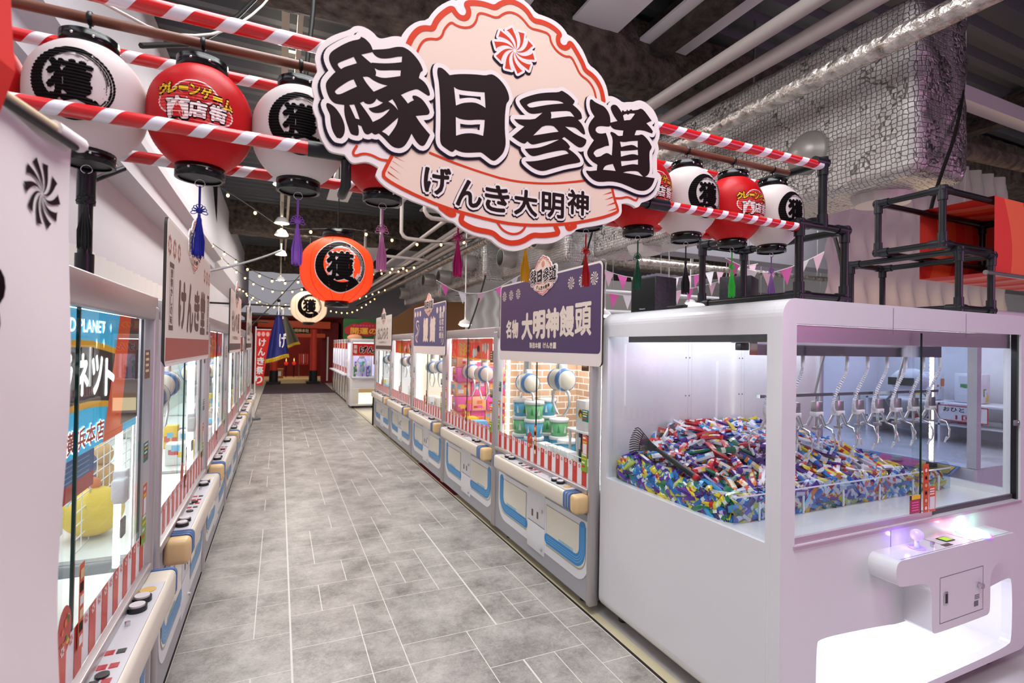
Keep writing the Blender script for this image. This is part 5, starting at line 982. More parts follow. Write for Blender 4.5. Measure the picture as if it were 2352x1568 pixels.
cl = part('claw', t, MB().ball((5.4, 2.9, 1.4), .15, WHITEG, 20, 12, .8).cyl((5.4, 2.9, 1.45), .04, .38, WHITEG, 12).box(5.24, 5.28, 2.8, 3.0, 1.36, 1.43, mat('claw_label', '#3a4a36', .4)), org=o_)
for s in (-1, 1): part('claw_arm', cl, MB().tube([(5.4, 2.9 + s * .1, 1.32), (5.4, 2.9 + s * .2, 1.2), (5.4, 2.9 + s * .12, 1.06)], .014, STEEL, 8), org=o_)
sf = MB()
for z in (.98, 1.18): sf.box(5.9, 6.4, 2.2, 3.6, z - .015, z, WHITE)
for y in (2.2, 2.9, 3.58): sf.box(5.9, 6.4, y, y + .02, .8, 1.18, WHITE)
part('shelf', t, sf, org=o_)
for j in range(6): boxy((6.1, 2.35 + j * .2, .981), .12, .14, .05, WHITE if j % 2 else RED, 'flat red or white sweets packet on the shelf of the far prize machine', 'packets on the far machine shelf')
for j, (z, m, nm) in enumerate(((1.185, RED, 'red'), (1.185, GREEN, 'green'), (1.185, ORANGE, 'orange'))): boxy((6.2, 2.4 + j * .38, z), .15, .22, .28 if j else .05, m if j == 0 else WHITE, nm + '-printed packet on the top shelf of the far prize machine', deco=line_deco([m, WHITE, YELLOW], j + 3))
pn = MB(); pn.rect(-.2, .2, 1.02, 1.17, frame((5.85, 2.7, 0), (0, -1, 0), (0, 0, 1), (-1, 0, 0)), 0, WHITE); fp = frame((5.85, 2.7, 0), (0, -1, 0), (0, 0, 1), (-1, 0, 0))
pn.text('おひとり様', 0, 1.13, .3, .045, fp, .002, INK, .02); pn.text('1回', .03, 1.06, .16, .05, fp, .002, RED, .03); pn.stroke([(-.195, 1.025), (.195, 1.025), (.195, 1.165), (-.195, 1.165)], .008, fp, .002, RED, True)
solo('notice', pn, 'white notice card with red border inside the far prize machine', 'notice')
# ================================================================ the big hanging sign over the aisle
def sign_geo(fr, k, board, deco, chars, thick=.012, small=True, shadow=True):
    # fr maps (u,v) metres on the sign face; k scales the 1.16 m wide original
    S = lambda pts: [(x / 1000 * k, y / 1000 * k) for x, y in pts]
    e = .0007
    board.prism(smooth2(S(SIGN['EDGE'][0])), fr, -thick, 0, SIGNW)
    bd_ = S(SIGN['BAND'][0]); deco.poly(S(SIGN['THICK'][0]) + [bd_[-1], (bd_[-1][0] - .3 * k, bd_[-1][1] - .05 * k), (bd_[0][0] + .3 * k, bd_[0][1] - .12 * k), bd_[0]], fr, e * .4, SIGNC); deco.poly(S(SIGN['BAND'][0]), fr, e, SIGNC)
    for i, p in enumerate(SIGN['THICK']): deco.stroke(open_smooth(S(p), 2), .0165 * k, fr, e * 1.5, SIGNR)
    for p in SIGN['THIN']: deco.stroke(open_smooth(S(p), 2), .0068 * k, fr, e * 1.5, SIGNR)
    b = S(SIGN['BAND'][0]); deco.stroke(open_smooth(b[:3] + b[3:], 1), .0095 * k, fr, e * 1.5, SIGNR)
    for p in SIGN['TICK']: deco.poly(S(p), fr, e * 1.5, SIGNR)
    wx, wy = SIGN['WHEEL']; wx, wy = wx / 1000 * k, wy / 1000 * k
    if small:
        for dx, dy, m, ex, d in ((-.002, -.006, INKN, .010, 1.6), (0, 0, SIGNW, .0075, 2.2), (0, 0, SIGNR, 0, 2.9)):
            R = .068 * k
            for q in range(10):
                a = 2 * PI * q / 10; P = []
                for i in range(9):
                    t_ = .08 + .92 * i / 8; ang = a - .9 * (1 - t_) ** 1.25; P.append((ang, t_ * R))
                hw = 2 * PI / 10 * .52
                L1 = [(r * math.cos(g - hw * (.5 + .5 * r / R) / 2) * (1 if i < 8 else 1.03), r * math.sin(g - hw * (.5 + .5 * r / R) / 2) * (1 if i < 8 else 1.03)) for i, (g, r) in enumerate(P)]
                L2 = [(r * math.cos(g + hw * (.5 + .5 * r / R) / 2) * (1 if i < 8 else .92), r * math.sin(g + hw * (.5 + .5 * r / R) / 2) * (1 if i < 8 else .92)) for i, (g, r) in enumerate(P)]
                pl = [(wx + x + dx * k, wy + y + dy * k) for x, y in L1 + L2[::-1]]
                if ex: deco.stroke(pl[1:], ex * 2 * k, fr, e * d, m, True)
                deco.add([fr(pl[i][0], pl[i][1], e * d) for i in range(18)], [(i, i + 1, 16 - i, 17 - i) for i in range(8)], m)
    else: wheel(deco, wx, wy, .068 * k, fr, e * 2, SIGNR)
    # ribbon lettering
    for ch, x, y in SIGN['CH']:
        x, y = x / 1000 * k, y / 1000 * k; w = .082 * k
        if small:
            for bw, dx, dy, m, d in ((.0112, -.0012, -.003, INKN, 1.8), (.0092, 0, 0, SIGNW, 2.3)): T_ = w - .005 + 2 * bw; chars.text(ch, x + dx, y + dy, T_, T_, fr, e * d, m, bw / T_)
        chars.text(ch, x, y, w, w, fr, e * 2.8, INK, .032)
    glyph = []
    for nm in ('EN', 'EN2', 'NI', 'SAN', 'DO'): glyph.append([smooth2(S(p)) for p in SIGN[nm]])
    if shadow:
        for G in glyph:
            for p in G: chars.stroke([(x - .003 * k, y - .0055 * k) for x, y in p], .0345 * k, fr, e * 3.2, INKN, True)
    for G in glyph:
        for p in G: chars.stroke(p, .027 * k, fr, e * 3.7, SIGNW, True)
    for G in glyph: chars.poly(G[0], fr, e * 4.4, INK, G[1:])
t = thing('shop_street_sign', 'big cut-out sign with four bold black characters hanging across the aisle', 'sign', (.6, 1.466, 1.95))
fr = front(1.46, .6, 2.2); A, B, C_ = MB(), MB(), MB(); sign_geo(fr, 1.0, A, B, C_)
part('board', t, A, org=t.location); part('printed_border', t, B, org=t.location, label='red cloud border, ribbon and pinwheel crest'); part('lettering', t, C_, org=t.location, label='bold black characters with white outlines')

# ================================================================ signboards standing on the claw machines
SW = mat('board_white', '#e6dad5', .5); PUR = mat('board_purple', '#47305c', .5); SLATE = mat('board_slate', '#56527a', .5); PALE = mat('board_pale', '#d9cbc4', .5); BRN = mat('board_brown', '#5a3d36', .5); RSB = mat('board_red', '#a3473d', .5); TXT = mat('board_text', '#e2d2c4', .5); BROWNR = mat('board_rust', '#a85f50', .55)
def signboard(loc, rz, label, w, bodyfn, z0=1.54, z1=2.185, crest=.375):
    t = thing('signboard', label, 'signboard', loc, rz, None); f = mach(0)
    part('board', t, MB().prism(rrect(-w / 2, w / 2, z0, z1, .035), f, -.012, 0, SW, side=mat('board_edge', '#2a2220', .6)))
    b = MB(); bodyfn(b, f, w); part('print', t, b)
    a, d, c = MB(), MB(), MB(); f2 = frame((-.004, 0, z1 - .055), (0, -1, 0), (0, 0, 1), (-1, 0, 0)); sign_geo(f2, crest, a, d, c, .006, False)
    k = part('crest', t, a); part('crest_border', k, d); part('crest_lettering', k, c)
    return t
def sb_purple(b, f, w):
    b.prism(rrect(-w / 2 + .014, w / 2 - .014, 1.618, 2.172, .03), f, 0, .0006, PUR)
    for u in (-.70, -.56, -.42, .42, .56, .70): wheel(b, u, 2.085, .043, f, .0012, TXT)
    b.text('名物', -.53, 1.80, .25, .155, f, .0012, TXT, .05)
    for i, ch in enumerate('大明神饅頭'): b.text(ch, -.245 + i * .205, 1.815 + .006 * i, .20, .215, f, .0012, TXT, .032 if i > 2 else .05)
    b.text('製造本舗', -.10, 1.667, .19, .045, f, .0012, TXT, .03); b.text('けんき屋', .13, 1.667, .2, .045, f, .0012, TXT, .05)
def sb_slate(b, f, w):
    b.prism(rrect(-w / 2 + .014, w / 2 - .014, 1.645, 2.172, .03), f, 0, .0006, SLATE)
    for u in (-.70, -.56, -.42, .42, .56, .70): b.disc(u, 2.09, .04, f, .0012, TXT, 14)
    b.text('鰻', -.12, 1.86, .26, .33, f, .0012, TXT, .05); b.text('鰭', .22, 1.86, .26, .33, f, .0012, TXT, .05); b.vtext('限定大当リ', .66, 1.86, .085, .40, f, .0012, TXT, .03); b.vtext('鰻処本舗', .56, 1.90, .08, .32, f, .0012, TXT, .03)
    b.stroke(open_smooth([(-.50, 1.98), (-.60, 2.0), (-.66, 1.95), (-.60, 1.90), (-.52, 1.86), (-.60, 1.80), (-.68, 1.78), (-.64, 1.72), (-.56, 1.70)], 2), .022, f, .0012, TXT)
    b.stroke(open_smooth([(-.52, 1.94), (-.46, 1.90), (-.50, 1.83), (-.58, 1.77), (-.60, 1.70)], 2), .014, f, .0013, TXT)
def sb_pale(b, f, w, col=BRN, txt='だんごいろいろ', foot=BRN):
    b.prism(rrect(-w / 2 + .014, w / 2 - .014, 1.62, 2.172, .03), f, 0, .0006, PALE); b.rect(-w / 2 + .005, w / 2 - .005, 1.57, 1.64, f, .001, foot)
    for u in (-.70, -.58, -.46, .46, .58, .70): b.disc(u, 2.08, .02, f, .0012, mat('faint', '#b9a59c', .6), 8, .035)
    b.text(txt, -.05, 1.87, 1.05, .24, f, .0012, col, .05); b.text('けんき屋 名物 だんご', -.05, 1.70, .8, .04, f, .0012, col, .02); b.stroke([(.62, 2.0), (.62, 1.72), (.55, 1.70)], .012, f, .0012, mat('faint', '#b9a59c', .6))
def sb_brown(b, f, w):
    b.prism(rrect(-w / 2 + .012, w / 2 - .012, 1.555, 2.172, .03), f, 0, .0006, PALE); b.rect(-w / 2 + .012, w / 2 - .012, 1.565, 1.665, f, .001, RSB)
    for u in (-.69, -.575, -.46, .46, .575, .69):
        for j in range(8): b.disc(u + .028 * math.cos(j * PI / 4), 2.07 + .034 * math.sin(j * PI / 4), .010, f, .0012, BROWNR, 8, .013)
    for i, ch in enumerate('けんき堂'): b.text(ch, -.34 + i * .25, 1.83, .215, .24 + .03 * (i % 2), f, .0012, BRN, .055)
    for u, tx, z0_, z1_ in ((-.63, '昔懐かしの味', 1.70, 2.0), (.66, '名店街直営', 1.70, 1.96)):
        b.rect(u - .05, u + .05, z0_, z0_ + .02, f, .0012, BRN); b.rect(u - .05, u + .05, z1_ - .02, z1_, f, .0012, BRN); b.stroke([(u - .042, z0_ + .02), (u - .042, z1_ - .02), (u + .042, z1_ - .02), (u + .042, z0_ + .02)], .004, f, .0012, BRN, True)
        b.vtext(tx, u, (z0_ + z1_) / 2, .05, z1_ - z0_ - .05, f, .0013, BRN, .02)
signboard((1.7705, 3.41, 0), 0, 'purple signboard with big white characters on the nearest right machine', 1.58, sb_purple)
signboard((1.7705, 6.62, 0), 0, 'slate-blue signboard with two characters and a white ribbon dragon', 1.58, sb_slate)
signboard((1.7705, 9.82, 0), 0, 'pale cream signboard with thin brown lettering on the farthest right machine', 1.58, sb_pale)
signboard((-.4435, 3.36, 0), PI, 'beige signboard with tall brown hiragana and a red foot band, left row', 1.50, sb_brown)
signboard((-.4435, 6.55, 0), PI, 'narrow pale signboard beyond the beige one on the left row', 1.58, lambda b, f, w: sb_pale(b, f, w, BRN, 'せんべい屋'))
signboard((-.4435, 9.35, 0), PI, 'farthest tan signboard on the left row before the flags', 1.5, lambda b, f, w: sb_pale(b, f, w, BRN, 'あめや'))

# ================================================================ lantern frame across the aisle
def striped(mb, x0, x1, y, z, r=.0175, pr=.066, pw=.036, tw=-1.0):
    per = pr + pw; x = x0; n = 24
    off = [per * tw * k / n for k in range(n + 1)]
    def ring(xx): return [(min(max(xx + off[k] * .9, x0), x1), y + r * math.cos(2 * PI * k / n), z + r * math.sin(2 * PI * k / n)) for k in range(n + 1)]
    x = x0 - per * 2; j = 0
    while x < x1 + per * 2:
        w = pr if j % 2 == 0 else pw; a, b = ring(x), ring(x + w)
        if max(p[0] for p in b) > x0 and min(p[0] for p in a) < x1:
            mb.add(a + b, [(k, k + 1, n + 1 + k + 1, n + 1 + k) for k in range(n)], mat('pole_red', '#d21f22', .22, coat=.4) if j % 2 == 0 else mat('pole_white', '#eeecf2', .22, coat=.4), True)
        x += w; j += 1
LY = 1.65
LX_ = [-.75, -.485, -.22, .045, .305, .57, .835, 1.10, 1.353, 1.611, 1.884, 2.14]
t = thing('lantern_gantry', 'black pipe gantry with red and white striped poles carrying the lantern row', 'gantry', (.7, LY, 1.85)); o_ = t.location
def pole(lab, *a, **k): m = MB(); striped(m, *a, **k); part('striped_pole', t, m, org=o_, label=lab)
pole('upper front striped pole', -.72, 2.13, 1.5, 2.46, r=.019, pr=.07, pw=.042)
pole('lower front striped pole, left half', -.60, .13, 1.5, 2.178, pr=.062, pw=.034); pole('lower front striped pole, right half', 1.21, 1.98, 1.5, 2.178, pr=.05, pw=.03)
pole('upper rear striped pole', -.95, 2.1, 1.8, 2.462, r=.0175); pole('lower rear striped pole', -.45, 2.0, 1.8, 2.178, r=.0175)
part('bamboo_pole', t, MB().tube([(-1.0, LY, 2.472), (2.12, LY, 2.472)], .0135, mat('bamboo', '#6e4230', .35), 12), org=o_, label='brown bamboo pole')
part('plain_pole', t, MB().tube([(.12, 1.5, 2.178), (1.22, 1.5, 2.178)], .0165, PVC, 12), org=o_); part('bracket', t, MB().tube([(.16, 1.5, 2.16), (.16, 1.5, 2.09), (.16, 1.6, 2.09)], .014, PVC, 10), org=o_)
for x in (.10, 1.24): part('joint', t, MB().tube([(x - .04, 1.5, 2.178), (x + .05, 1.5, 2.178)], .021, PVC2, 12), org=o_)
for x in [v * .943 for v in LX_[1:]]: part('tie', t, MB().lathe([(.0145, -.006), (.0175, -.004), (.0175, .004), (.0145, .006)], BLACK, 12, (x, LY, 2.472), 'x').tube([(x, LY, 2.46), (x, LY, 2.442)], .003, BLACK, 6), org=o_)
part('post', t, MB().tube([(2.145, 1.5, 2.2), (2.145, 1.5, 2.475)], .0175, PVC, 12), org=o_); part('arm', t, MB().tube([(2.145, 1.5, 2.475), (2.12, 1.84, 2.475)], .0165, PVC, 12), org=o_)
part('joint', t, MB().tube([(2.145, 1.5, 2.42), (2.145, 1.5, 2.497)], .022, PVC2, 12).tube([(2.09, 1.5, 2.475), (2.167, 1.5, 2.475)], .0222, PVC2, 12), org=o_); part('joint', t, MB().tube([(2.145, 1.5, 2.19), (2.145, 1.5, 2.25)], .021, PVC2, 12), org=o_)
pipe_cube(t, 2.0, 2.295, 1.5, 2.05, 1.892, 2.195)
lp = (-.49, 1.77)
part('post', t, MB().tube([(*lp, 1.82), (*lp, 2.13)], .0165, PVC, 12), org=o_)
part('joint', t, MB().tube([(*lp, 1.82), (*lp, 1.885)], .0215, PVC2, 12), org=o_); part('joint', t, MB().tube([(*lp, 2.02), (*lp, 2.12)], .0215, PVC2, 12), org=o_); part('arm', t, MB().tube([(lp[0], lp[1], 2.08), (lp[0] + .06, lp[1] + .1, 2.16)], .008, PVC2, 8), org=o_)

# ---------------------------------------------------------------- lanterns
def paper(name, h, tr=.25, emit=0, rough=.55):
    m = bpy.data.materials.new(name); m.use_nodes = True; N, L = nodes(m); b = N['Principled BSDF']; b.inputs['Base Color'].default_value = lin(h); b.inputs['Roughness'].default_value = rough; b.inputs['Specular IOR Level'].default_value = .35
    o = N['Material Output']; tl = N.new('ShaderNodeBsdfTranslucent'); tl.inputs[0].default_value = lin(h); mx = N.new('ShaderNodeMixShader'); mx.inputs[0].default_value = tr
    L.new(b.outputs[0], mx.inputs[1]); L.new(tl.outputs[0], mx.inputs[2]); L.new(mx.outputs[0], o.inputs[0])
    if emit: b.inputs['Emission Color'].default_value = lin(h); b.inputs['Emission Strength'].default_value = emit
    MATS[name] = m; return m
PW = paper('paper_white', '#efe6e4'); PR = paper('paper_red', '#d8131c', .2, 0, .4); PO = paper('paper_orange', '#ff4a1c', .25, .62); PWL = paper('paper_lit', '#f6e0c4', .25, .45)
LINK_ = mat('lantern_ink', '#0e0a0c', .6, spec=.1); LWHT = mat('lantern_white_print', '#f3e6e2', .5); LYEL = mat('lantern_yellow', '#f2c51c', .5); LRED2 = mat('lantern_logo_red', '#e23d3d', .5)
class Shape:
    def __init__(s, R, H, cap, ribs, p=2.6, rib=.022): s.R, s.H, s.cap, s.ribs, s.p, s.rib = R, H, cap, ribs, p, rib
    def r(s, z, eps=0.):
        t_ = min(1, abs(z) / s.H); base = s.R * (1 - (1 - s.cap) * t_ ** s.p)
        ph = (z + s.H) / (2 * s.H) * s.ribs; return base * (1 + s.rib * (abs(2 * (ph % 1) - 1) - .5)) + eps
    def body(s, m, n=48):
        mb = MB(); k = s.ribs * 2; mb.lathe([(s.r(-s.H + 2 * s.H * i / k), -s.H + 2 * s.H * i / k) for i in range(k + 1)], m, n); return mb
    def wrap(s, flat, eps, dz=0.):
        # flat: MB drawn in the (x, z) plane at y=0 -> laid on the front (-y) of the lantern
        bm = bmesh.new(); lay = bm.faces.layers.int.new('m'); eo = bm.faces.layers.float.new('e')
        vs = [bm.verts.new(v) for v in flat.v]
        for f, m in zip(flat.f, flat.m):
            try: q = bm.faces.new([vs[i] for i in f]); q[lay] = m; q[eo] = sum(flat.v[i][1] for i in f) / len(f)
            except ValueError: pass
        zs = [v[2] for v in flat.v]; xs = [v[0] for v in flat.v]
        k = s.ribs * 2; cuts = [-s.H + 2 * s.H * i / k for i in range(1, k)]
        for z in cuts:
            if min(zs) < z < max(zs): bmesh.ops.bisect_plane(bm, geom=bm.verts[:] + bm.edges[:] + bm.faces[:], plane_co=(0, 0, z), plane_no=(0, 0, 1))
        st = s.R * .16; x = -st * 8
        while x < st * 8:
            if min(xs) < x < max(xs): bmesh.ops.bisect_plane(bm, geom=bm.verts[:] + bm.edges[:] + bm.faces[:], plane_co=(x, 0, 0), plane_no=(1, 0, 0))
            x += st
        mb = MB(); mb.mats = list(flat.mats); bm.verts.index_update()
        for v in bm.verts:
            th = v.co.x / s.R; rr = s.r(v.co.z, eps - v.co.y); mb.v.append((rr * math.sin(th), -rr * math.cos(th), v.co.z))
        for f in bm.faces: mb.f.append(tuple(v.index for v in f.verts)); mb.m.append(f[lay]); mb.sm.append(False)
        bm.free(); return mb
def kaku(R, ink, outline=None):
    # brushed ring with the single character, radius R, drawn flat
    mb = MB(); f = front(0); rnd = random.Random(5); n = 72
    def arc(a0, a1, r0f, r1f, m, d=0):
        k = max(2, int(abs(a1 - a0) / (2 * PI) * n)); A_ = [a0 + (a1 - a0) * i / k for i in range(k + 1)]
        mb.add([f(r(a) * math.cos(a), r(a) * math.sin(a), d) for a in A_ for r in (r0f, r1f)], [(2 * i, 2 * i + 2, 2 * i + 3, 2 * i + 1) for i in range(k)], m)
    if outline:
        arc(math.radians(40), math.radians(340), lambda a: R * .70, lambda a: R * 1.04, outline); arc(math.radians(-20), math.radians(40), lambda a: R * .78, lambda a: R * 1.03, outline); mb.text('獲', -.02 * R, 0, R * 1.16, R * 1.22, f, .0002 * (R / .09), outline, .10)
    D = .0004 * (R / .09)
    th = lambda a: .07 + .21 * max(0, math.sin((a - math.radians(60)) / 2)) ** .8
    arc(math.radians(62), math.radians(322), lambda a: R * (1 - th(a) * 1.35), lambda a: R, ink, D)
    for k, (r0, r1, a0, a1) in enumerate(((.93, .985, -34, 60), (.86, .90, -20, 75), (.80, .83, 5, 85), (.975, .995, 20, 110), (.89, .915, -48, -5), (.83, .86, -60, -25), (.77, .785, -10, 30), (.72, .74, 60, 150))):
        arc(math.radians(a0), math.radians(a1), lambda a, r0=r0: R * r0, lambda a, r1=r1: R * r1, ink, D * 1.2)
    for k in range(26):
        a = math.radians(rnd.uniform(-60, 40)); r = R * rnd.uniform(.72, 1.02); mb.disc(r * math.cos(a), r * math.sin(a), R * rnd.uniform(.008, .022), f, D * 1.4, ink, 6)
    mb.text('獲', -.02 * R, 0, R * 1.06, R * 1.16, f, D * 2, ink, .045); return mb
def logo(R):
    mb = MB(); f = front(0)
    mb.disc(0, 0, R * .66, f, 0, LWHT, 36, R * .66); mb.disc(0, 0, R * .62, f, .0002, LRED2, 36)
    mb.disc(R * .55, -R * .22, R * .45, f, .0001, LWHT, 24, R * .32); mb.disc(-R * .55, -R * .05, R * .42, f, .0001, LWHT, 24, R * .34); mb.disc(R * .55, -R * .22, R * .41, f, .00025, LRED2, 24, R * .28); mb.disc(-R * .55, -R * .05, R * .38, f, .00025, LRED2, 24, R * .30)
    for k in range(6):
        a = k * PI / 3 + .2; mb.add([f(0, 0, .0003), f(R * .6 * math.cos(a), R * .6 * math.sin(a), .0003), f(R * .6 * math.cos(a + .35), R * .6 * math.sin(a + .35), .0003)], [(0, 1, 2)], RED)
    tx = 'クレーンゲーム'
    for i, c in enumerate(tx):
        u = (-.84 + .28 * i) * R; v = R * (.30 - .16 * (i / 6) + .12 * math.sin(i / 6 * PI)); 
        if c == 'ー':
            for m, w, d in ((LINK_, .10, .0006), (LYEL, .06, .001)): mb.rect(u - .12 * R, u + .12 * R, v - w * R, v + w * R, f, d, m)
        else: mb.text(c, u, v, .32 * R, .40 * R, f, .0006, LINK_, .11); mb.text(c, u, v, .27 * R, .34 * R, f, .001, LYEL, .05)
    for i, c in enumerate('商店街'):
        u = (-.42 + .50 * i) * R; s_ = .62 if i == 0 else .46; mb.text(c, u, -R * .20 + (i == 0) * -.02 * R, (s_ + .06) * R, (s_ + .08) * R, f, .0005, LINK_, .11); mb.text(c, u, -R * .20, s_ * R, s_ * R, f, .0009, LWHT, .05)
    mb.prism([(-R * .55, -R * .30), (-R * .42, -R * .02), (-R * .29, -R * .30)], f, .0011, .0011, RED); mb.rect(-R * .55, -R * .29, -R * .46, -R * .32, f, .0011, RED); return mb
SH = Shape(.1255, .131, .47, 34)
def capgeo(z0, z1, r):
    up = z1 > 0; mb = MB(); mb.lathe([(r * .86, z0), (r, z0), (r, z1), (r * .88, z1), (r * .88, z0)], BLACKG, 32)
    if not up: mb.lathe([(0, z0 + .006), (r * .9, z0 + .006)], mat('cap_under', '#35353a', .5), 24); mb.disc(0, 0, 0, front(0), 0, BLACK, 3)
    for a in (-1.9, -1.2, .4, 2.2): mb.ball((r * math.cos(a), r * math.sin(a), (z0 + z1) / 2), .0038, CHROME, 8, 6)
    return mb
_w = {}
def lantern(x, y, z, kind, label, group=None):
    t = thing('paper_lantern', label, 'lantern', (x, y, z), 0, group)
    part('shade', t, lambda: SH.body(PW if kind == 'white' else PR), 'lan' + kind)
    part('emblem', t, lambda: SH.wrap(kaku(.087, LINK_) if kind == 'white' else logo(.0905), .0012), 'emb' + kind, label='brushed black ring with one character' if kind == 'white' else 'yellow and white shop-street logo')
    part('top_ring', t, lambda: capgeo(.128, .160, .0622), 'capt'); part('bottom_ring', t, lambda: capgeo(-.162, -.128, .0604), 'capb')
    part('wire_handle', t, lambda: MB().tube(open_smooth([(-.062, 0, .146), (-.058, 0, .165), (-.02, 0, .182), (0, 0, .19), (.02, 0, .182), (.058, 0, .165), (.062, 0, .146)], 2), .0014, CHROME, 6), 'handle'); part('hook', t, lambda: MB().tube([(.012 * math.cos(a), 0, -.172 + .011 * math.sin(a)) for a in [k * PI / 6 for k in range(13)]], .0012, CHROME, 6), 'hook')
LB = ['dark red paper lantern half hidden behind the red cloth at the far left', 'white lantern at the left end of the row above the white banner', 'red lantern with yellow logo hanging over the blue tassel', 'white lantern beside the left edge of the big sign, over a purple tassel', 'red lantern half hidden by the big sign over the pink tassel', 'white lantern hidden behind the left half of the big sign', 'red lantern hidden behind the middle of the big sign', 'white lantern behind the big sign over the red tassel', 'red lantern just right of the big sign over the dark green tassel', 'white lantern right of the big sign over the black tassel', 'red lantern over the bright green tassel at the pipe cube', 'white lantern at the right end of the row by the pipe post']
for k, x in enumerate(LX_): lantern(x * .943, LY, 2.258, 'red' if k % 2 == 0 else 'white', LB[k])
BG = Shape(.45, .40, .40, 22, 3.0, .010)
def biglantern(x, y, z, m, label, out):
    t = thing('hanging_lantern', label, 'lantern', (x, y, z)); part('shade', t, BG.body(m, 64)); part('emblem', t, BG.wrap(kaku(.31, LINK_, out), .004), label='brushed black ring with one character')
    rb_ = MB()
    for k in range(12):
        a = k * PI / 6 + .2; rb_.tube([(BG.r(zz, .002) * math.cos(a), BG.r(zz, .002) * math.sin(a), zz) for zz in [-.39 + .78 * i / 14 for i in range(15)]], .004, mat('rib_' + m.name, '#d8381a' if out else '#d9bf9c', .6), 5)
    part('ribs', t, rb_); part('top_ring', t, MB().lathe([(.15, .395), (.19, .395), (.19, .50), (.15, .50)], BLACKG, 28)); part('bottom_ring', t, MB().lathe([(0, -.47), (.15, -.47), (.15, -.385), (.11, -.385)], BLACKG, 28)); part('hanger', t, MB().cyl((0, 0, .45), .008, 5.2 - z - .45, BLACK, 8))
biglantern(.665, 7.0, 2.60, PO, 'large glowing orange lantern hanging over the aisle behind the big sign', LWHT)
biglantern(.70, 14.7, 2.62, PWL, 'large lit cream lantern hanging beyond the orange one', None)
# ---------------------------------------------------------------- tassels
def tassel(x, m, label, short=False):
    t = thing('tassel', label, 'tassel', (x * .943, LY, 2.078)); t.scale = (.943,) * 3; rnd = random.Random(int(x * 100))
    c = MB(); c.tube([(-.0012, 0, 0), (-.001, 0, -.062)], .0022, m, 6); c.tube([(.0012, 0, 0), (.001, 0, -.062)], .0022, m, 6); part('cord', t, c)
    k = MB(); loops = 0 if short else 8
    for j in range(loops):
        a = math.radians(-20 + j * 220 / (loops - 1)); L = .017 if j in (0, loops - 1) else .013; ca, sa = math.cos(a), math.sin(a)
        k.tube([((.006 + L * .5 * (1 - math.cos(q))) * ca - .0045 * math.sin(q) * sa, rnd.uniform(-.001, .001), -.072 + (.006 + L * .5 * (1 - math.cos(q))) * sa + .0045 * math.sin(q) * ca) for q in [i * PI / 6 for i in range(13)]], .0013, m, 5, cap=False)
    k.ball((0, 0, -.072), .009 if loops else .006, m, 12, 8, 1.0 if loops else 2.2); k.tube([(0, 0, -.082), (0, 0, -.095)], .004, m, 8); part('knot', t, k)
    f = MB(); f.lathe([(.004, -.09), (.0068, -.097), (.0075, -.112), (.007, -.116)], m, 14)
    f.lathe([(.007 + .0065 * (i / 8) ** .7, -.114 - .088 * i / 8) for i in range(9)] + [(0, -.203)], m, 18)
    for j in range(46):
        a = rnd.uniform(0, 2 * PI); r1 = rnd.uniform(.009, .0165); f.tube([(.007 * math.cos(a), .007 * math.sin(a), -.112), ((r1 + .001) * math.cos(a + .1), (r1 + .001) * math.sin(a + .1), -.16), (r1 * math.cos(a + .15), r1 * math.sin(a + .15), -.205 - rnd.uniform(-.004, .006))], .0011, m, 4, cap=False)
    part('fringe', t, f)
TM = lambda n, h: mat('thread_' + n, h, .6)
for x, n, h, lb in ((-.485, 'black', '#0b0b0d', 'black tassel hanging in front of the left pipe post'), (-.22, 'blue', '#0f1f9e', 'deep blue tassel under the red lantern left of the big sign'), (.045, 'violet', '#9a62d0', 'violet tassel beside the lamps under the white lantern'), (.305, 'pink', '#e290c2', 'pale pink tassel right of the glowing orange lantern'), (.57, 'magenta', '#c2106e', 'magenta tassel below the lower left of the big sign'), (.835, 'yellow', '#f2b80f', 'yellow tassel hanging below the middle of the big sign'), (1.10, 'scarlet', '#d01414', 'scarlet tassel in front of the purple signboard'), (1.353, 'bottle green', '#0a5a3c', 'dark green tassel in front of the left speaker'), (1.611, 'jet', '#0b0810', 'black tassel under the white lantern right of the sign'), (1.884, 'green', '#2fc03a', 'bright green tassel inside the pipe cube opening'), (2.14, 'mauve', '#9468ae', 'mauve tassel at the right end of the lantern row')):
    tassel(x, TM(n.replace(' ', '_'), h), lb, n == 'jet')
# ================================================================ near left banner and red cloth
BD = Vector((math.sin(math.radians(10)), math.cos(math.radians(10)), 0)); BN = Vector((BD.y, -BD.x, 0))
CLW = mat('banner_cloth', '#ece3e2', .8)
t = thing('banner', 'white vertical banner with a black pinwheel crest standing at the near left', 'banner', (-.36, .9, 0)); o_ = t.location
def bfr(u, v, d=0.):
    w = .006 * math.sin(v * 9 + u * 6) + .004 * math.sin(u * 25 + v * 3); p = Vector((-.32, 1.1, 0)) + BD * u + BN * (d + w); return Vector((p.x, p.y, v))
cb = MB(); us = [-.62 + .62 * i / 20 for i in range(21)]; vz = [.25 + 1.735 * j / 60 for j in range(61)]
cb.add([bfr(u + (.018 * (1.97 - v) * -.25 if u > -.01 else 0), v + .035 * 0) for v in vz for u in us], [(j * 21 + i, j * 21 + i + 1, (j + 1) * 21 + i + 1, (j + 1) * 21 + i) for j in range(60) for i in range(20)], CLW, True)
part('cloth', t, cb, org=o_)
pr = MB(); wheel(pr, -.079, 1.874, .052, bfr, .002, INK, rot=.1, tw=.95); wheel(pr, -.34, 1.874, .052, bfr, .002, INK)
for i in range(5): 
    for j in range(6): pr.disc(-.240 + .05 * math.cos(j * PI / 3 + .4), 1.70 + .05 * math.sin(j * PI / 3 + .4), .017, bfr, .002, INK, 12, .026)
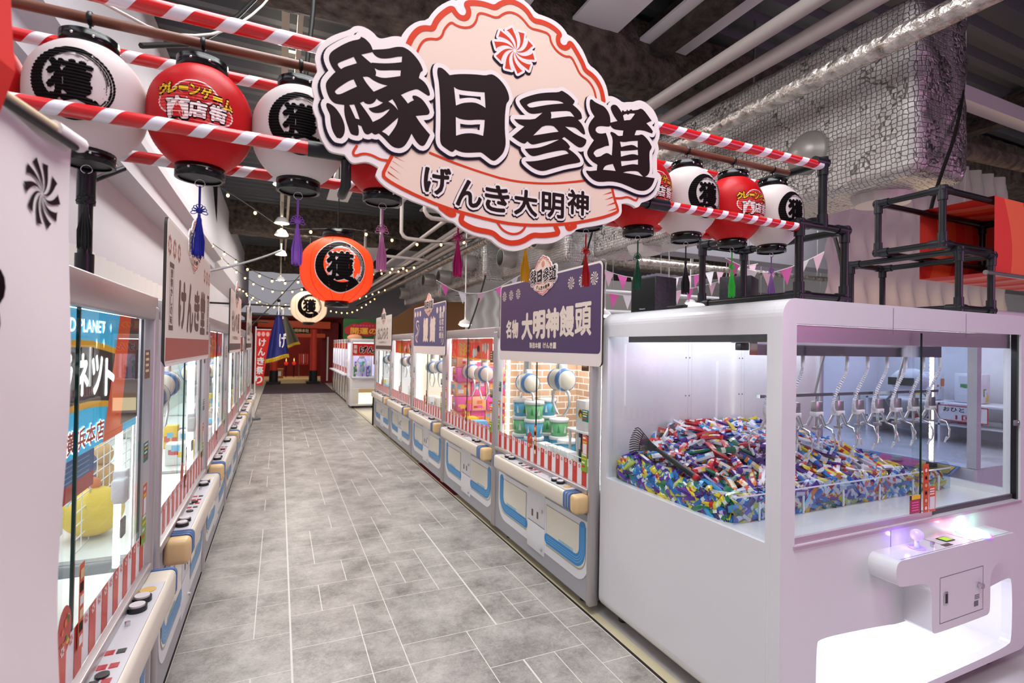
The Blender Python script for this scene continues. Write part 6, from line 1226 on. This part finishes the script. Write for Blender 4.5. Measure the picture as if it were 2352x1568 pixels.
pr.vtext('縁日参道', -.285, 1.18, .19, .86, bfr, .002, INK, .05); part('print', t, pr, org=o_, label='black pinwheel crest and characters')
a, b = Vector((-.32, 1.1, 1.983)) + BD * -.65, Vector((-.32, 1.1, 1.983)) + BD * .012
part('cross_rod', t, MB().tube([a, b], .0075, mat('rod_cream', '#d8c7a2', .5), 10).tube([a - Vector((0, 0, .012)) + BN * .012, b - Vector((0, 0, .014)) + BN * .008 - BD * .03], .006, BLACK, 8), org=o_)
part('loop', t, MB().box(-.012, .012, -.03, .03, -.012, .012, WHITE, .004).bm(bmesh.new(), WHITE) if 0 else MB().tube([b - BD * .075, b], .013, CLW, 10), org=o_)
part('pole', t, MB().tube([(a.x, a.y, 0), (a.x, a.y, 2.05)], .011, WHITE, 10), org=o_); part('base', t, MB().cyl((a.x, a.y, 0), .17, .05, GREYD, 24), org=o_)
t = thing('banner', 'red cloth banner with a pink top band, cut off at the upper left corner', 'banner', (-.45, .75, 0)); o_ = t.location
rc = MB(); pts = []
for j in range(25):
    z = 1.90 + .55 * j / 24; y1 = .86 + .05 * (z - 1.9); xr = -.362 * y1 + .010 * math.sin(z * 8) - .03 * clampf((1.99 - z) / .09)
    for i in range(9): f = i / 8; pts.append((xr - .05 * f * 1.2, y1 - .45 * f, z))
PKB = mat('banner_pink', '#e0a9c0', .8)
for j in range(24):
    for i in range(8): rc.add([pts[j * 9 + i], pts[j * 9 + i + 1], pts[(j + 1) * 9 + i + 1], pts[(j + 1) * 9 + i]], [(0, 1, 2, 3)], PKB if j > 9 + i * -.35 + 0 else mat('banner_red', '#d8281f', .8), True)
part('cloth', t, rc, org=o_); part('rod', t, MB().tube([(-.30, .90, 2.455), (-.37, .40, 2.455)], .008, WHITE, 8), org=o_); part('pole', t, MB().tube([(-.37, .42, 0), (-.37, .42, 2.5)], .011, WHITE, 10), org=o_); part('base', t, MB().cyl((-.37, .42, 0), .15, .05, GREYD, 24), org=o_)

# ================================================================ string lights and bunting
SWR = mat('string_wire', '#1b1611', .6)
def bulbgeo(): return MB().lathe([(0, -.065), (.012, -.06), (.019, -.045), (.017, -.03), (.009, -.02)], BULB, 10).cyl((0, 0, -.022), .013, .03, BLACK, 8)
def string(pts, n, label):
    mid = pts[len(pts) // 2]; t = thing('string_light', label, 'string lights', mid); w = open_smooth(pts, 2); part('wire', t, MB().tube(w, .006, SWR, 5), org=t.location)
    L = [0]
    for a_, b_ in zip(w, w[1:]): L.append(L[-1] + (Vector(b_) - Vector(a_)).length)
    for k in range(n):
        d = L[-1] * (k + .5) / n; i = max(q for q in range(len(L)) if L[q] <= d); i = min(i, len(w) - 2); f = (d - L[i]) / max(1e-6, L[i + 1] - L[i]); p = Vector(w[i]).lerp(Vector(w[i + 1]), f)
        o = part('bulb', t, bulbgeo, 'bulb'); o.location = p - t.location
string([(-1.2, 8, 3.95), (-.65, 8, 3.68), (-.29, 8, 3.46), (.02, 8, 3.25), (.5, 8, 3.32), (1.0, 8, 3.38), (1.8, 8, 3.26), (2.3, 8, 3.29), (2.9, 8, 3.42)], 11, 'nearest string of bulbs crossing above the orange lantern')
string([(-1.2, 10.5, 3.45), (-.75, 10.5, 3.14), (-.4, 10.5, 2.92), (.0, 10.5, 2.78), (.4, 10.5, 2.86), (1.2, 10.5, 3.1), (2.6, 10.5, 3.3)], 18, 'second string of bulbs from the left bulkhead to the duct')
string([(-1.27, 13, 3.62), (-1.05, 13, 3.36), (-.75, 13, 3.15), (-.48, 13, 2.95), (-.1, 13, 2.84), (.2, 13, 2.86), (.6, 13, 3.0), (1.5, 13, 3.3), (3.0, 13, 3.6)], 22, 'third string of bulbs sagging behind the lit lanterns')
string([(-1.1, 16, 3.2), (-.8, 16, 3.0), (-.3, 16, 2.72), (.2, 16, 2.66), (.9, 16, 2.75), (2.0, 16, 3.0), (3.0, 16, 3.4)], 22, 'fourth string of bulbs near the shrine gate')
string([(-1.1, 18, 3.35), (-.87, 18, 3.06), (-.5, 18, 2.85), (-.2, 18, 2.78), (.2, 18, 2.95), (.9, 18, 2.9), (2.0, 18, 2.68), (2.4, 18, 2.85), (3.0, 18, 3.3)], 26, 'farthest string of bulbs just before the shrine gate')
def bunting(pts, label, seed, sz=.17):
    t = thing('bunting', label, 'bunting', pts[len(pts) // 2]); w = open_smooth(pts, 2); part('cord', t, MB().tube(w, .005, WHITE, 5), org=t.location); rnd = random.Random(seed); L = [0]
    for a_, b_ in zip(w, w[1:]): L.append(L[-1] + (Vector(b_) - Vector(a_)).length)
    n = int(L[-1] / .27)
    for k in range(n):
        d = L[-1] * (k + .5) / n; i = min(max(q for q in range(len(L)) if L[q] <= d), len(w) - 2); v0, v1 = Vector(w[i]), Vector(w[i + 1]); p = v0.lerp(v1, (d - L[i]) / (L[i + 1] - L[i])); dr = (v1 - v0).normalized() * sz * .5; sw = Vector((rnd.uniform(-.03, .03), rnd.uniform(-.06, .06), 0))
        m = (mat('bunt_pink', '#e868b8', .7), mat('bunt_white', '#ece8ee', .7), mat('bunt_pale', '#eec2d8', .7))[k % 3]
        part('pennant', t, MB().prism([(-1, 0), (1, 0), (0, -1)], lambda u, v_, dd, p=p, dr=dr, sw=sw: p + dr * u + (Vector((0, 0, sz * 1.25)) + sw) * v_ + Vector((0, dd, 0)), 0, .002, m), org=t.location)
bunting([(4.2, 7, 3.12), (4.9, 7, 2.86), (5.6, 7, 2.82), (6.3, 7.0, 2.9), (7.0, 7, 3.05), (8.2, 7, 3.3)], 'upper pink and white bunting behind the lantern row at right', 1, .2)
bunting([(4.3, 7.5, 2.72), (5.0, 7.5, 2.62), (5.9, 7.5, 2.58), (6.8, 7.5, 2.75), (8.0, 7.5, 3.05)], 'lower pink and white bunting above the speakers', 2, .2)
bunting([(1.95, 6.9, 2.55), (2.3, 7.0, 2.40), (2.75, 7, 2.42), (3.3, 7, 2.75)], 'short pink and white bunting between the purple and slate signboards', 3, .13)
bunting([(5.9, 5.6, 3.0), (6.4, 5.4, 2.75), (7.0, 5.2, 2.95), (7.6, 5.0, 3.3)], 'pink ribbon bunting beside the rippled partition', 4, .2)
for k, (x, y, z, lb) in enumerate(((5.6, 8.2, 2.28, 'nearest pendant lamp behind the purple signboard edge'), (6.6, 7.6, 2.33, 'pendant lamp glowing below the black tassel'), (9.2, 8.6, 2.72, 'pendant lamp right of the far speaker'), (9.0, 9.6, 2.78, 'pendant lamp left of its twin above the far speaker'), (3.2, 9.3, 2.06, 'pendant lamp seen between the two near signboards'), (10.6, 4.0, 2.1, 'pendant lamp at the far right edge'))):
    t = thing('pendant_lamp', lb, 'lamp', (x, y, z)); part('shade', t, MB().lathe([(.03, .1), (.1, .06), (.13, 0)], WHITE, 20)); part('diffuser', t, MB().ball((0, 0, .0), .11, LAMPG, 16, 8, .35)); part('stem', t, MB().cyl((0, 0, .08), .012, 5.22 - z - .08, WHITE, 8))

# ================================================================ far end: shrine gate, flags, red banner, small machines
VER = mat('vermilion', '#d8391c', .45); VERD = mat('vermilion_beam', '#d9521e', .5)
t = thing('torii_gate', 'vermilion shrine gate with black feet at the far end of the aisle', 'gate', (.56, 23, 0)); o_ = t.location
for x in (-.18, 1.31):
    p = part('pillar', t, MB().cyl((x, 23, .5), .14, 1.75, VER, 24), org=o_); part('pillar_foot', p, MB().cyl((x, 23, .08), .165, .47, BLACK, 24).box(x - .27, x + .27, 22.75, 23.25, 0, .1, BLACK), org=o_, label='black foot')
part('top_beam', t, MB().box(-.80, 1.95, 22.88, 23.12, 2.28, 2.58, VERD, .02), org=o_); part('tie_beam', t, MB().box(-.70, 1.75, 22.9, 23.1, 1.90, 2.08, VERD, .02), org=o_)
pl = part('name_board', t, MB().box(-.05, 1.15, 22.86, 22.92, 2.08, 2.28, INK), org=o_); part('lettering', pl, MB().text('げんき大明神本社', .56, 2.18, 1.1, .15, front(22.86), .004, AMBER, .03), org=o_)
DR = mat('shrine_red', '#6e0f12', .8)
struct('wall_shrine', MB().box(-1.4, 3.4, 25.6, 25.7, 0, 2.9, DR).box(1.62, 2.4, 23.2, 23.3, 0, 2.55, DR).box(-1.4, -.62, 23.2, 23.3, 0, 2.55, DR).box(2.3, 2.4, 23.2, 25.6, 0, 2.55, DR).box(-1.4, 2.4, 23.3, 25.6, 2.75, 2.8, DR))
struct('floor_shrine', MB().box(-1.2, 2.3, 23.25, 25.6, 0, .16, noise_mat('tatami', '#d8bc84', '#e6cf9c', 40, .8)))
lamp_area('shrine_lamp', (.6, 24.3, 2.7), (0, 0, 0), 1.5, .8, 18, (1, .75, .5))
solo('doorway_strip', MB().box(1.84, 1.90, 23.1, 23.16, .1, 1.95, CREAM), 'pale upright door strip right of the shrine gate', 'door strip')
for k, (x, z) in enumerate(((.30, .65), (.62, .66))):
    t = thing('offering_lamp', ('left', 'right')[k] + ' red round offering lamp inside the shrine', 'lamp', (x, 25.0, .16)); part('stand', t, MB().cyl((0, 0, 0), .02, z - .1, BLACK, 8)); part('globe', t, MB().ball((0, 0, z - .05), .085, mat('lamp_red', '#c8281a', .4, emit=.4), 14, 10)); part('flame', t, MB().lathe([(0, z + .02), (.02, z + .08), (0, z + .2)], mat('flame', '#ffb060', .4, emit=2), 8))
t = thing('offering_rack', 'red rack hung with paper streamers inside the shrine', 'rack', (1.0, 24.7, .16)); part('cloth', t, MB().box(-.22, .22, -.02, .02, .55, 1.05, mat('rack_red', '#a81c1c', .7))); part('pole', t, MB().cyl((-.18, 0, 0), .015, .6, STEEL, 8)); st = MB()
for k in range(5): st.box(-.18 + k * .08, -.15 + k * .08, -.03, -.025, .6 + .05 * (k % 2), 1.02, WHITE if k == 2 else mat('streamer', '#c86a5a', .7))
part('streamers', t, st)
t = thing('altar_box', 'small wooden offering box with white paper inside the shrine', 'box', (-.0, 24.2, .16)); part('carton', t, MB().box(-.18, .18, -.12, .12, 0, .38, mat('altar_wood', '#a06a34', .6), .01)); part('paper', t, MB().box(-.1, .1, -.125, -.12, .1, .3, WHITE)); part('lid', t, MB().box(-.2, .2, -.14, .14, .38, .42, mat('altar_gold', '#caa040', .5)))
# flags on rods reaching from the left row
def flag(pts_top, label, base, trim, txt, seed, y):
    t = thing('flag', label, 'flag', (0, y, 1.4)); o_ = t.location; x, z = pts_top; mb = MB(); n = 16; m = 14; vs = []
    wl, wr, hgt = base
    for j in range(m + 1):
        f = j / m
        for i in range(n + 1):
            g = i / n; xx = x + (wl + (wr - wl) * g) * f ** .8; vs.append((xx, y + .10 * f * math.sin(g * 9 + seed), z - hgt * f - .05 * f * math.cos(g * PI)))
    fs = [(j * (n + 1) + i, j * (n + 1) + i + 1, (j + 1) * (n + 1) + i + 1, (j + 1) * (n + 1) + i) for j in range(m - 1) for i in range(n)]
    part('cloth', t, mb.add(vs, fs, trim[0], True), org=o_); fr_ = MB(); fr_.add(vs, [(j * (n + 1) + i, j * (n + 1) + i + 1, (j + 1) * (n + 1) + i + 1, (j + 1) * (n + 1) + i) for j in (m - 1,) for i in range(n)], YELLOW, True)
    for i in range(n): p = vs[m * (n + 1) + i]; fr_.box(p[0] - .006, p[0] + .006, p[1] - .008, p[1] + .002, p[2] - .012, p[2] + .05, mat('fringe_dark', '#7a5a12', .6))
    part('fringe', t, fr_, org=o_, label='gold fringe'); 
    if txt: part('print', t, MB().text('げ', x + .075, z - hgt * .62, .11, .26, front(y - .13), 0, WHITE, .03), org=o_)
    part('staff', t, MB().tube([(x, y, z - .12), (x, y, z + .12)], .014, WHITE, 8).ball((x, y, z + .13), .03, INK, 10, 8), org=o_)
flag((-.02, 2.27), 'navy flag with gold fringe hanging from the nearer rod over the aisle', (-.20, .19, .92), (NAVY,), True, 0, 10.0)
flag((.06, 2.25), 'olive and white flag with gold fringe behind the navy flag', (.0, .32, .66), (mat('flag_olive', '#5c5648', .7),), False, 2, 11.2)
for k, (y, z) in enumerate(((10.0, 2.31), (10.0, 2.14), (11.2, 2.22), (11.2, 2.06))):
    solo('flag_rod', MB().tube([(-1.1, y, z), (.16 if k < 2 else -.2, y, z)], .016, BLACK, 8), ('upper black rod holding the navy flag', 'lower black rod below the navy flag', 'upper black rod of the rear flag', 'lower black rod of the rear flag')[k], 'rod')
t = thing('banner', 'red vertical banner with white lettering at the far end of the left row', 'banner', (-.32, 12.4, 0)); f = front(12.4); o_ = t.location
rb2 = MB(); rb2.prism([(-.46, .74), (-.31, .74), (-.17, 1.93), (-.45, 1.93)], f, -.004, 0, mat('banner_red2', '#d8241c', .8)); part('cloth', t, rb2, org=o_); pr = MB(); 
for k in range(3): pr.disc(-.40 + k * .085, 1.84, .035, f, .002, mat('faint_pink', '#f0b0a8', .7), 14, .05)
for k, ch in enumerate('けんき祭り'): pr.text(ch, -.33 - .013 * k, 1.66 - k * .2, .14, .17, f, .002, WHITE, .04)
part('print', t, pr, org=o_); part('pole', t, MB().tube([(-.46, 12.4, .02), (-.46, 12.4, 2.0)], .012, WHITE, 8).tube([(-.46, 12.4, 1.94), (-.16, 12.4, 1.94)], .008, WHITE, 8), org=o_); part('base', t, MB().cyl((-.46, 12.4, 0), .13, .04, GREYD, 16), org=o_)
solo('plant_stand', MB().box(-.9, -.48, 11.2, 12.0, 0, .7, GREYL, .02).ball((-.7, 11.6, .8), .18, mat('dry_leaf', '#b9ae8a', .8), 14, 8), 'pale stand with dried leaves beyond the left row', 'stand')
# cat-eared display boards above the left row far back: plain coloured boards
solo('display_board', MB().prism(rrect(-1.35, -.55, 1.84, 2.12, .1), front(7.9), -.03, 0, WHITE).prism(rrect(-1.3, -1.05, 2.08, 2.17, .03), front(7.9), -.03, 0.001, RED), 'white and red display board above the left row', 'display board')
solo('display_board', MB().prism([(-1.35, 1.84), (-.62, 1.84), (-.62, 2.0), (-.9, 2.1), (-1.35, 2.1)], front(9.3), -.03, 0, YELLOW), 'yellow display board above the left row', 'display board')
# front facing machine past the right row, and the row behind it
def small_machine(x, y, rz, label, front_poster=False, grp=None, amber=False):
    t = thing('mini_claw_machine', label, 'claw machine', (x, y, 0), rz, grp)
    part('cabinet', t, lambda: MB().box(0, .8, -.33, .33, .06, .78, WHITEG, .02), 'mc:cab'); part('roof', t, lambda: MB().box(0, .8, -.33, .33, 1.70, 1.80, WHITEG, .015), 'mc:roof')
    for k, (a, b) in enumerate(((.03, -.30), (.03, .30), (.77, -.30), (.77, .30))): part('post', t, lambda a=a, b=b: MB().box(a - .03, a + .03, b - .03, b + .03, .78, 1.70, WHITEG, .01), 'mc:post%d' % k)
    part('glass_pane', t, lambda: MB().add([(.012, -.27, .8), (.012, .27, .8), (.012, .27, 1.7), (.012, -.27, 1.7)], [(0, 1, 2, 3)], GL), 'mc:gl'); part('back_wall', t, lambda: MB().box(.76, .78, -.3, .3, .78, 1.7, mat('mc_back', '#d8ccec', .6)), 'mc:back')
    part('light_panel', t, lambda: MB().box(.1, .7, -.25, .25, 1.685, 1.698, PANELB), 'mc:lp'); part('control_panel', t, lambda: MB().box(-.12, .0, -.3, .3, .78, .82, GREYL, .01), 'mc:cp')
    part('prize_door', t, lambda: MB().box(-.012, 0, -.26, .02 if 0 else .26, .14, .52, mat('mc_door_amber', '#c08a3a', .4) if 0 else CREAMW, .008), 'mc:door'); 
    for k in range(2): part('foot', t, lambda k=k: MB().cyl((.1, -.25 + .5 * k, 0), .03, .06, BLACK, 10), 'mc:foot%d' % k)
    cl = part('claw', t, lambda: MB().ball((.4, 0, 1.35), .08, WHITE, 14, 8).cyl((.4, 0, 1.4), .02, .3, STEEL, 8), 'mc:claw')
    for s in (-1, 1): part('claw_arm', cl, lambda s=s: MB().tube([(.4, s * .06, 1.3), (.4, s * .11, 1.22), (.4, s * .05, 1.14)], .01, STEEL, 6), 'mc:arm%d' % s)
    return t
fm = small_machine(2.02, 13.86, PI / 2, 'white claw machine facing the camera past the right row, with a red げ banner')
po = MB(); pf = mach(-.004); po.rect(-.29, .31, 1.37, 1.68, pf, 0, mat('banner_red2', '#d8241c', .8)); po.rect(-.29, .31, 1.36, 1.385, pf, .001, ORANGE); po.vtext('美味', -.22, 1.53, .09, .24, pf, .002, WHITE, .03); po.text('げん', .08, 1.52, .40, .2, pf, .002, WHITE, .10); po.text('げん', .08, 1.52, .38, .18, pf, .003, INK, .05)
part('banner_print', fm, po, label='red banner print with bold lettering'); part('light_box', fm, MB().box(-.014, -.004, -.30, .12, .12, .50, mat('yellow_glow', '#fff2b0', .5, emit=1.4, emith='#fff0c0')).box(-.016, -.012, -.30, .12, .40, .50, AMBER), label='glowing yellow and white prize window')
rnd = random.Random(9)
for j in range(9): boxy((1.82 + .055 * j, 14.1 + .2 * (j % 3), .79 + .13 * (j % 2)), .05, .1, .28, (GREEN, PURPLE, WHITE, SKY, mat('lilac', '#b49ae0', .5))[j % 5], 'bright packet hanging in the machine that faces the camera', 'packets in the facing machine', deco=line_deco([WHITE, YELLOW, PURPLE], j))
for k in range(6):
    m_ = small_machine(1.74, 15.3 + k * .72, 0, ('nearest', 'second', 'third', 'fourth', 'fifth', 'farthest')[k] + ' white mini claw machine in the row behind the facing machine', grp='mini claw machines past the right row')
    part('header_print', m_, MB().box(-.004, .0, -.27, .27, 1.52, 1.69, ORANGE if k % 2 else RED)); part('film', m_, MB().rect(-.27, .27, .84, 1.0, mach(-.004), 0, mat('film_pink', '#d88a88', .5)))
t = thing('shop_sign', 'red cloud-shaped sign with yellow characters above the facing machine', 'sign', (2.3, 16, 1.8)); f = front(16, 0, 0); o_ = t.location
part('backboard', t, MB().prism(rrect(1.72, 3.3, 1.80, 2.42, .05), f, -.05, -.03, mat('dark_leaf', '#1f5a2a', .6)), org=o_); bd = MB(); 
for u, v, ru, rv in ((2.05, 2.08, .22, .2), (2.4, 2.12, .3, .22), (2.8, 2.12, .3, .22), (3.1, 2.08, .2, .18), (1.85, 2.07, .1, .12)): bd.disc(u, v, ru, f, .0 + .0005 * u, mat('deep_red', '#a5181f', .5), 24, rv)
part('board', t, bd, org=o_); part('lettering', t, MB().text('開運の湯', 2.45, 2.06, 1.05, .2, f, .006, mat('old_gold', '#dba632', .5), .03).text('どっさりＧＥＴ', 2.3, 2.22, .6, .05, f, .006, PINK, .02), org=o_); part('rock', t, MB().ball((2.05, 16.0, 1.86), .22, mat('peach_rock', '#e8a880', .7), 16, 8, .45), org=o_)
solo('brown_partition', MB().prism(smooth2([(2.0, 1.2), (4.2, 1.2), (4.2, 2.75), (3.1, 2.72), (2.75, 2.5), (2.55, 2.35), (2.45, 2.3), (2.0, 2.05)], 70), front(12.2), -.05, 0, mat('brown_board', '#6a4620', .7)), 'brown cut-out partition behind the pale far signboard', 'partition')
solo('speaker_box', MB().box(2.25, 2.33, 9.0, 9.1, 1.835, 1.95, BLACK, .004), 'tiny black box on top of the fourth right machine', 'speaker')
solo('barrier_post', MB().cyl((1.79, 10.9, 0), .018, .6, BLACK, 10), 'short black barrier post at the end of the right row', 'post')
